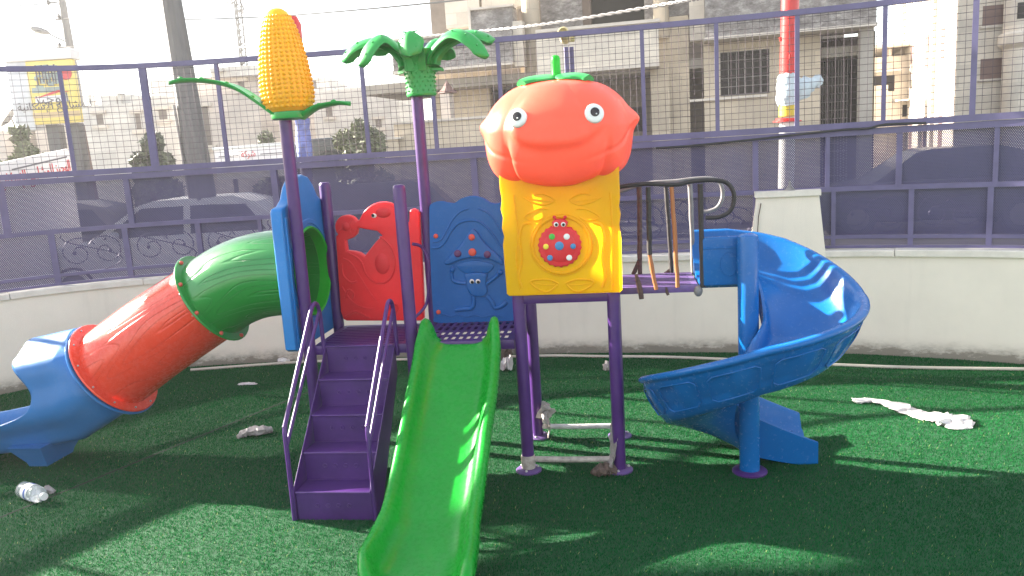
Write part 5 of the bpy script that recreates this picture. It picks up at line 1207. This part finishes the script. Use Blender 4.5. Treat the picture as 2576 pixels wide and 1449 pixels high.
# ================================================================== TREES
def tree(px, pyb, pyt, wpx, Y, mat, label, n=2600, leaf=.10, seed=1, name='olive_tree', low=.15):
    rr = np.random.default_rng(seed); c = at(px, (pyb+pyt)/2, Y); zt_ = at(px, pyt, Y).z; zb_ = max(G_, at(px, pyb, Y).z); hw = wpx/2/_f*Y; base = Vector((c.x, Y, G_))
    root, inv = thing(name, label, 'tree', Matrix.Translation(base), 'trees and bushes beyond the fence')
    H_ = zt_-G_; b = MB(); fork = G_+H_*low*1.3
    b.tube([base, base+Vector((.03, 0, (fork-G_)*.5)), Vector((c.x, Y, fork))], [.11, .09, .075], 8)
    cl = []
    for k in range(15):
        a = rr.uniform(0, 6.28); rad = hw*rr.uniform(.15, .78); e = Vector((c.x+rad*math.cos(a), Y+rad*.8*math.sin(a), fork+(zt_-fork)*rr.uniform(.30, .86)))
        b.tube(cr([Vector((c.x, Y, fork)), Vector((c.x, Y, fork)).lerp(e, .5)+Vector((0, 0, .08*H_)), e], 4), list(np.linspace(.05, .012, 9)), 6); cl.append((e, rr.uniform(.32, .52)*hw))
    b.build('trunk', M['bark'], root, 40, inv)
    cl.append((Vector((c.x, Y, zt_-.3*hw)), .4*hw)); m = n//len(cl); co = []; fa = []
    for e, q in cl:
        for _ in range(m):
            d = rr.normal(size=3); d /= np.linalg.norm(d); p = Vector(e)+Vector(d)*(q*rr.random()**.45)
            if p.z > zt_+.05: continue
            u1 = Vector(rr.normal(size=3)).normalized(); u2 = u1.orthogonal().normalized(); s_ = leaf*rr.uniform(.6, 1.3); i0 = len(co)
            co += [p-u1*s_, p+u2*s_*.35, p+u1*s_, p-u2*s_*.35]; fa.append((i0, i0+1, i0+2, i0+3))
    me = bpy.data.meshes.new('crown'); me.from_pydata([inv @ p for p in co], [], fa); me.materials.append(M[mat]); o = bpy.data.objects.new('crown', me); C.objects.link(o); o.parent = root
tree(55, 420, 318, 120, 15, 'olive', 'pale olive bush left of the billboard foot beyond the fence', 3600, .08, 1)
tree(388, 430, 338, 130, 14, 'darkleaf', 'dark bushy shrub left of the utility pole foot', 4600, .075, 2, 'dark_shrub')
tree(672, 400, 334, 95, 17, 'olive', 'small dull green bush above the white sign board', 2600, .08, 3, 'small_bush')
tree(912, 420, 309, 150, 15, 'olive', 'round olive tree between the palm trunk and the corn post', 5200, .08, 4)
# ================================================================== CARS IN THE STREET
def car(label, x, y, rot, mat, L_=4.2, Wd=1.72, Hh=1.48, group='cars parked in the street'):
    Mc_ = Matrix.Translation((x, y, G_)) @ Matrix.Rotation(R(rot), 4, 'Z'); root, _ = thing('parked_car', label, 'car', Mc_, group)
    low = [(-L_/2, .45), (-L_/2+.05, .72), (-L_/2+.35, .84), (-.85, .95), (1.55, .97), (L_/2-.05, .88), (L_/2, .5), (L_/2-.06, .28), (-L_/2+.08, .26)]
    b = MB(); b.panel([cr(low, 3, True)], Wd, .07, Matrix(((1, 0, 0, 0), (0, 0, 1, 0), (0, 1, 0, 0), (0, 0, 0, 1))), 3); b.build('body', M[mat], root, 40)
    up = [(-1.05, .94), (-.35, Hh-.06), (-.1, Hh), (1.0, Hh), (1.35, Hh-.10), (1.75, .96)]
    b = MB(); b.grid([[(px_, -sy*(Wd/2-.07-.16*(pz_-.94)/.5), pz_) for px_, pz_ in up] for sy in (-1, 1)]); b.build('roof', M[mat], root, 30)
    for sy in (-1, 1):
        b = MB(); yy = lambda z_: sy*(Wd/2-.068-.16*(z_-.94)/.5)
        b.grid([[(-.86, yy(.97)*1.004, .97), (-.30, yy(Hh-.10)*1.004, Hh-.10)], [(.30, yy(.97)*1.004, .97), (.30, yy(Hh-.10)*1.004, Hh-.10)]]); b.grid([[(.40, yy(.97)*1.004, .97), (.40, yy(Hh-.10)*1.004, Hh-.10)], [(1.5, yy(.97)*1.004, .97), (1.2, yy(Hh-.12)*1.004, Hh-.12)]]); b.build('side_window', M['glass'], root, 0)
        b = MB(); b.grid([[(px_, yy(pz_), pz_) for px_, pz_ in up], [(px_, yy(.94), .94) for px_, pz_ in up]]); b.build('pillar_side', M[mat], root, 30)
        for xx in (-1.32, 1.28):
            Mw_ = Matrix.Translation((xx, sy*(Wd/2-.11), .31)) @ Matrix.Rotation(R(90)*-sy, 4, 'X'); b = MB(); b.lathe([(.18, .10), (.29, .115), (.31, .09), (.31, -.09), (.2, -.10)], 22, Mw_); wh = b.build('wheel', M['tyre'], root, 40)
            b = MB(); b.lathe([(.19, .112), (.17, .10), (.05, .108), (.001, .11)], 18, Mw_); b.build('rim', M['rim'], wh, 40)
        b = MB(); b.ball((-L_/2+.14, sy*(Wd/2-.30), .70), 1, (.10, .19, .085), 12, 8); b.build('headlight', M['lamp'], root, 40)
        b = MB(); b.box(-.72, -.58, sy*(Wd/2)+.0, sy*(Wd/2)+sy*.16, .96, 1.07, bev=.03); b.build('mirror', M[mat], root, 40)
    b = MB(); b.box(-L_/2-.04, -L_/2+.1, -Wd/2+.12, Wd/2-.12, .30, .48, bev=.04); b.build('bumper', M['cardark'], root, 40)
q = at(452, 560, 12.4); car('white estate car parked behind the perforated fence on the left', q.x, 12.4, 4, 'carwhite')
q = at(900, 470, 14.5); car('dark car parked behind the perforated fence behind the seal panel', q.x, 14.5, 2, 'cardark')
q = at(2330, 520, 14.5); car('dark car parked behind the perforated fence right of the pier', q.x, 14.5, -14, 'cardark')
q = at(40, 560, 13); car('grey car nose at the far left behind the perforated fence', q.x, 13.4, 10, 'polegrey')
q = at(815, 372, 22); Mv = Matrix.Translation((q.x, 22, G_))
root, inv = thing('dark_van', 'dark van roof showing above the fence beam right of the corn post', 'van', Mv)
b = MB(); b.panel([cr([(-.85, .35), (-.85, 1.75), (-.55, 2.42), (-.3, 2.5), (1.0, 2.5), (1.1, 2.35), (1.1, .35)], 3, True)], 1.9, .08, Matrix(((1, 0, 0, 0), (0, 0, 1, 0), (0, 1, 0, 0), (0, 0, 0, 1)))); b.build('body', M['cardark'], root, 40)
b = MB(); b.box(-.5, .95, -.965, -.952, 1.6, 2.2, bev=.003); b.build('side_window', M['glass'], root, 0)
for xx in (-.5, .75):
    b = MB(); b.lathe([(.18, .1), (.3, .11), (.33, .08), (.33, -.1), (.2, -.1)], 20, Matrix.Translation((xx, -.82, .33)) @ Matrix.Rotation(R(90), 4, 'X')); b.build('wheel', M['tyre'], root, 40)

# ================================================================== ADDED SHADE BLOCKERS out of view, shaped for the shadows on the turf
def blocker(label, outline, H_=4.8, name='shade_blocker'):
    """outline: where its shadow's edge should lie on the turf; the cloth hangs up the sun's rays from there"""
    k = H_/math.tan(R(SUN_EL)); off = SUN_DIR*k; pts = cr(outline, 5, True); b = MB()
    b.panel([[(x+off.x, y+off.y) for x, y in pts]], .012, .002, Matrix.Translation((0, 0, H_)), 1)
    return solo(b, name, varied('shade_blocker_sheet', (.5, .44, .34), .8), label, 'shade sail', Vector((pts[0][0]+off.x, pts[0][1]+off.y, H_)), 'added shade blockers', 20)

# ================================================================== ADDED SHADE BLOCKERS out of view, shaped for the shadows on the turf
def blocker(label, outline, H_=4.8, name='shade_blocker'):
    """outline: where its shadow's edge should lie on the turf; the cloth hangs up the sun's rays from there"""
    k = H_/math.tan(R(SUN_EL)); off = SUN_DIR*k; pts = cr(outline, 5, True); b = MB()
    b.panel([[(x+off.x, y+off.y) for x, y in pts]], .012, .002, Matrix.Translation((0, 0, H_)), 1)
    return solo(b, name, varied('shade_blocker_sheet', (.5, .44, .34), .8), label, 'shade sail', Vector((pts[0][0]+off.x, pts[0][1]+off.y, H_)), 'added shade blockers', 20)
blocker('narrow added unseen sand coloured shade sail slung high above the middle of the playground', [(-.45, 3.36), (.3, 3.50), (1.1, 3.58), (1.7, 3.5), (1.75, 3.25), (1.3, 3.02), (.9, 3.10), (.3, 3.24), (-.35, 3.27)])
blocker('added unseen sand coloured shade sail slung high above the front right of the playground', [(-.5, 2.93), (.2, 2.90), (.7, 2.86), (1.15, 2.82), (1.6, 3.05), (2.1, 3.05), (2.45, 2.8), (2.5, 2.2), (2, .8), (-.6, 1.5)])

# ================================================================== AIR
b = MB(); b.box(-430, 430, -70, 910, -1.3, 14.0)
mh = bpy.data.materials.new('thin_haze'); mh.use_nodes = True; mh.node_tree.nodes.clear()
pv = mh.node_tree.nodes.new('ShaderNodeVolumePrincipled'); pv.inputs['Color'].default_value = (.95, .93, .90, 1); pv.inputs['Density'].default_value = .0020; pv.inputs['Anisotropy'].default_value = .45
mo = mh.node_tree.nodes.new('ShaderNodeOutputMaterial'); mh.node_tree.links.new(pv.outputs[0], mo.inputs['Volume'])
hz_o = b.build('haze', mh, None, 0); hz_o['kind'] = 'stuff'
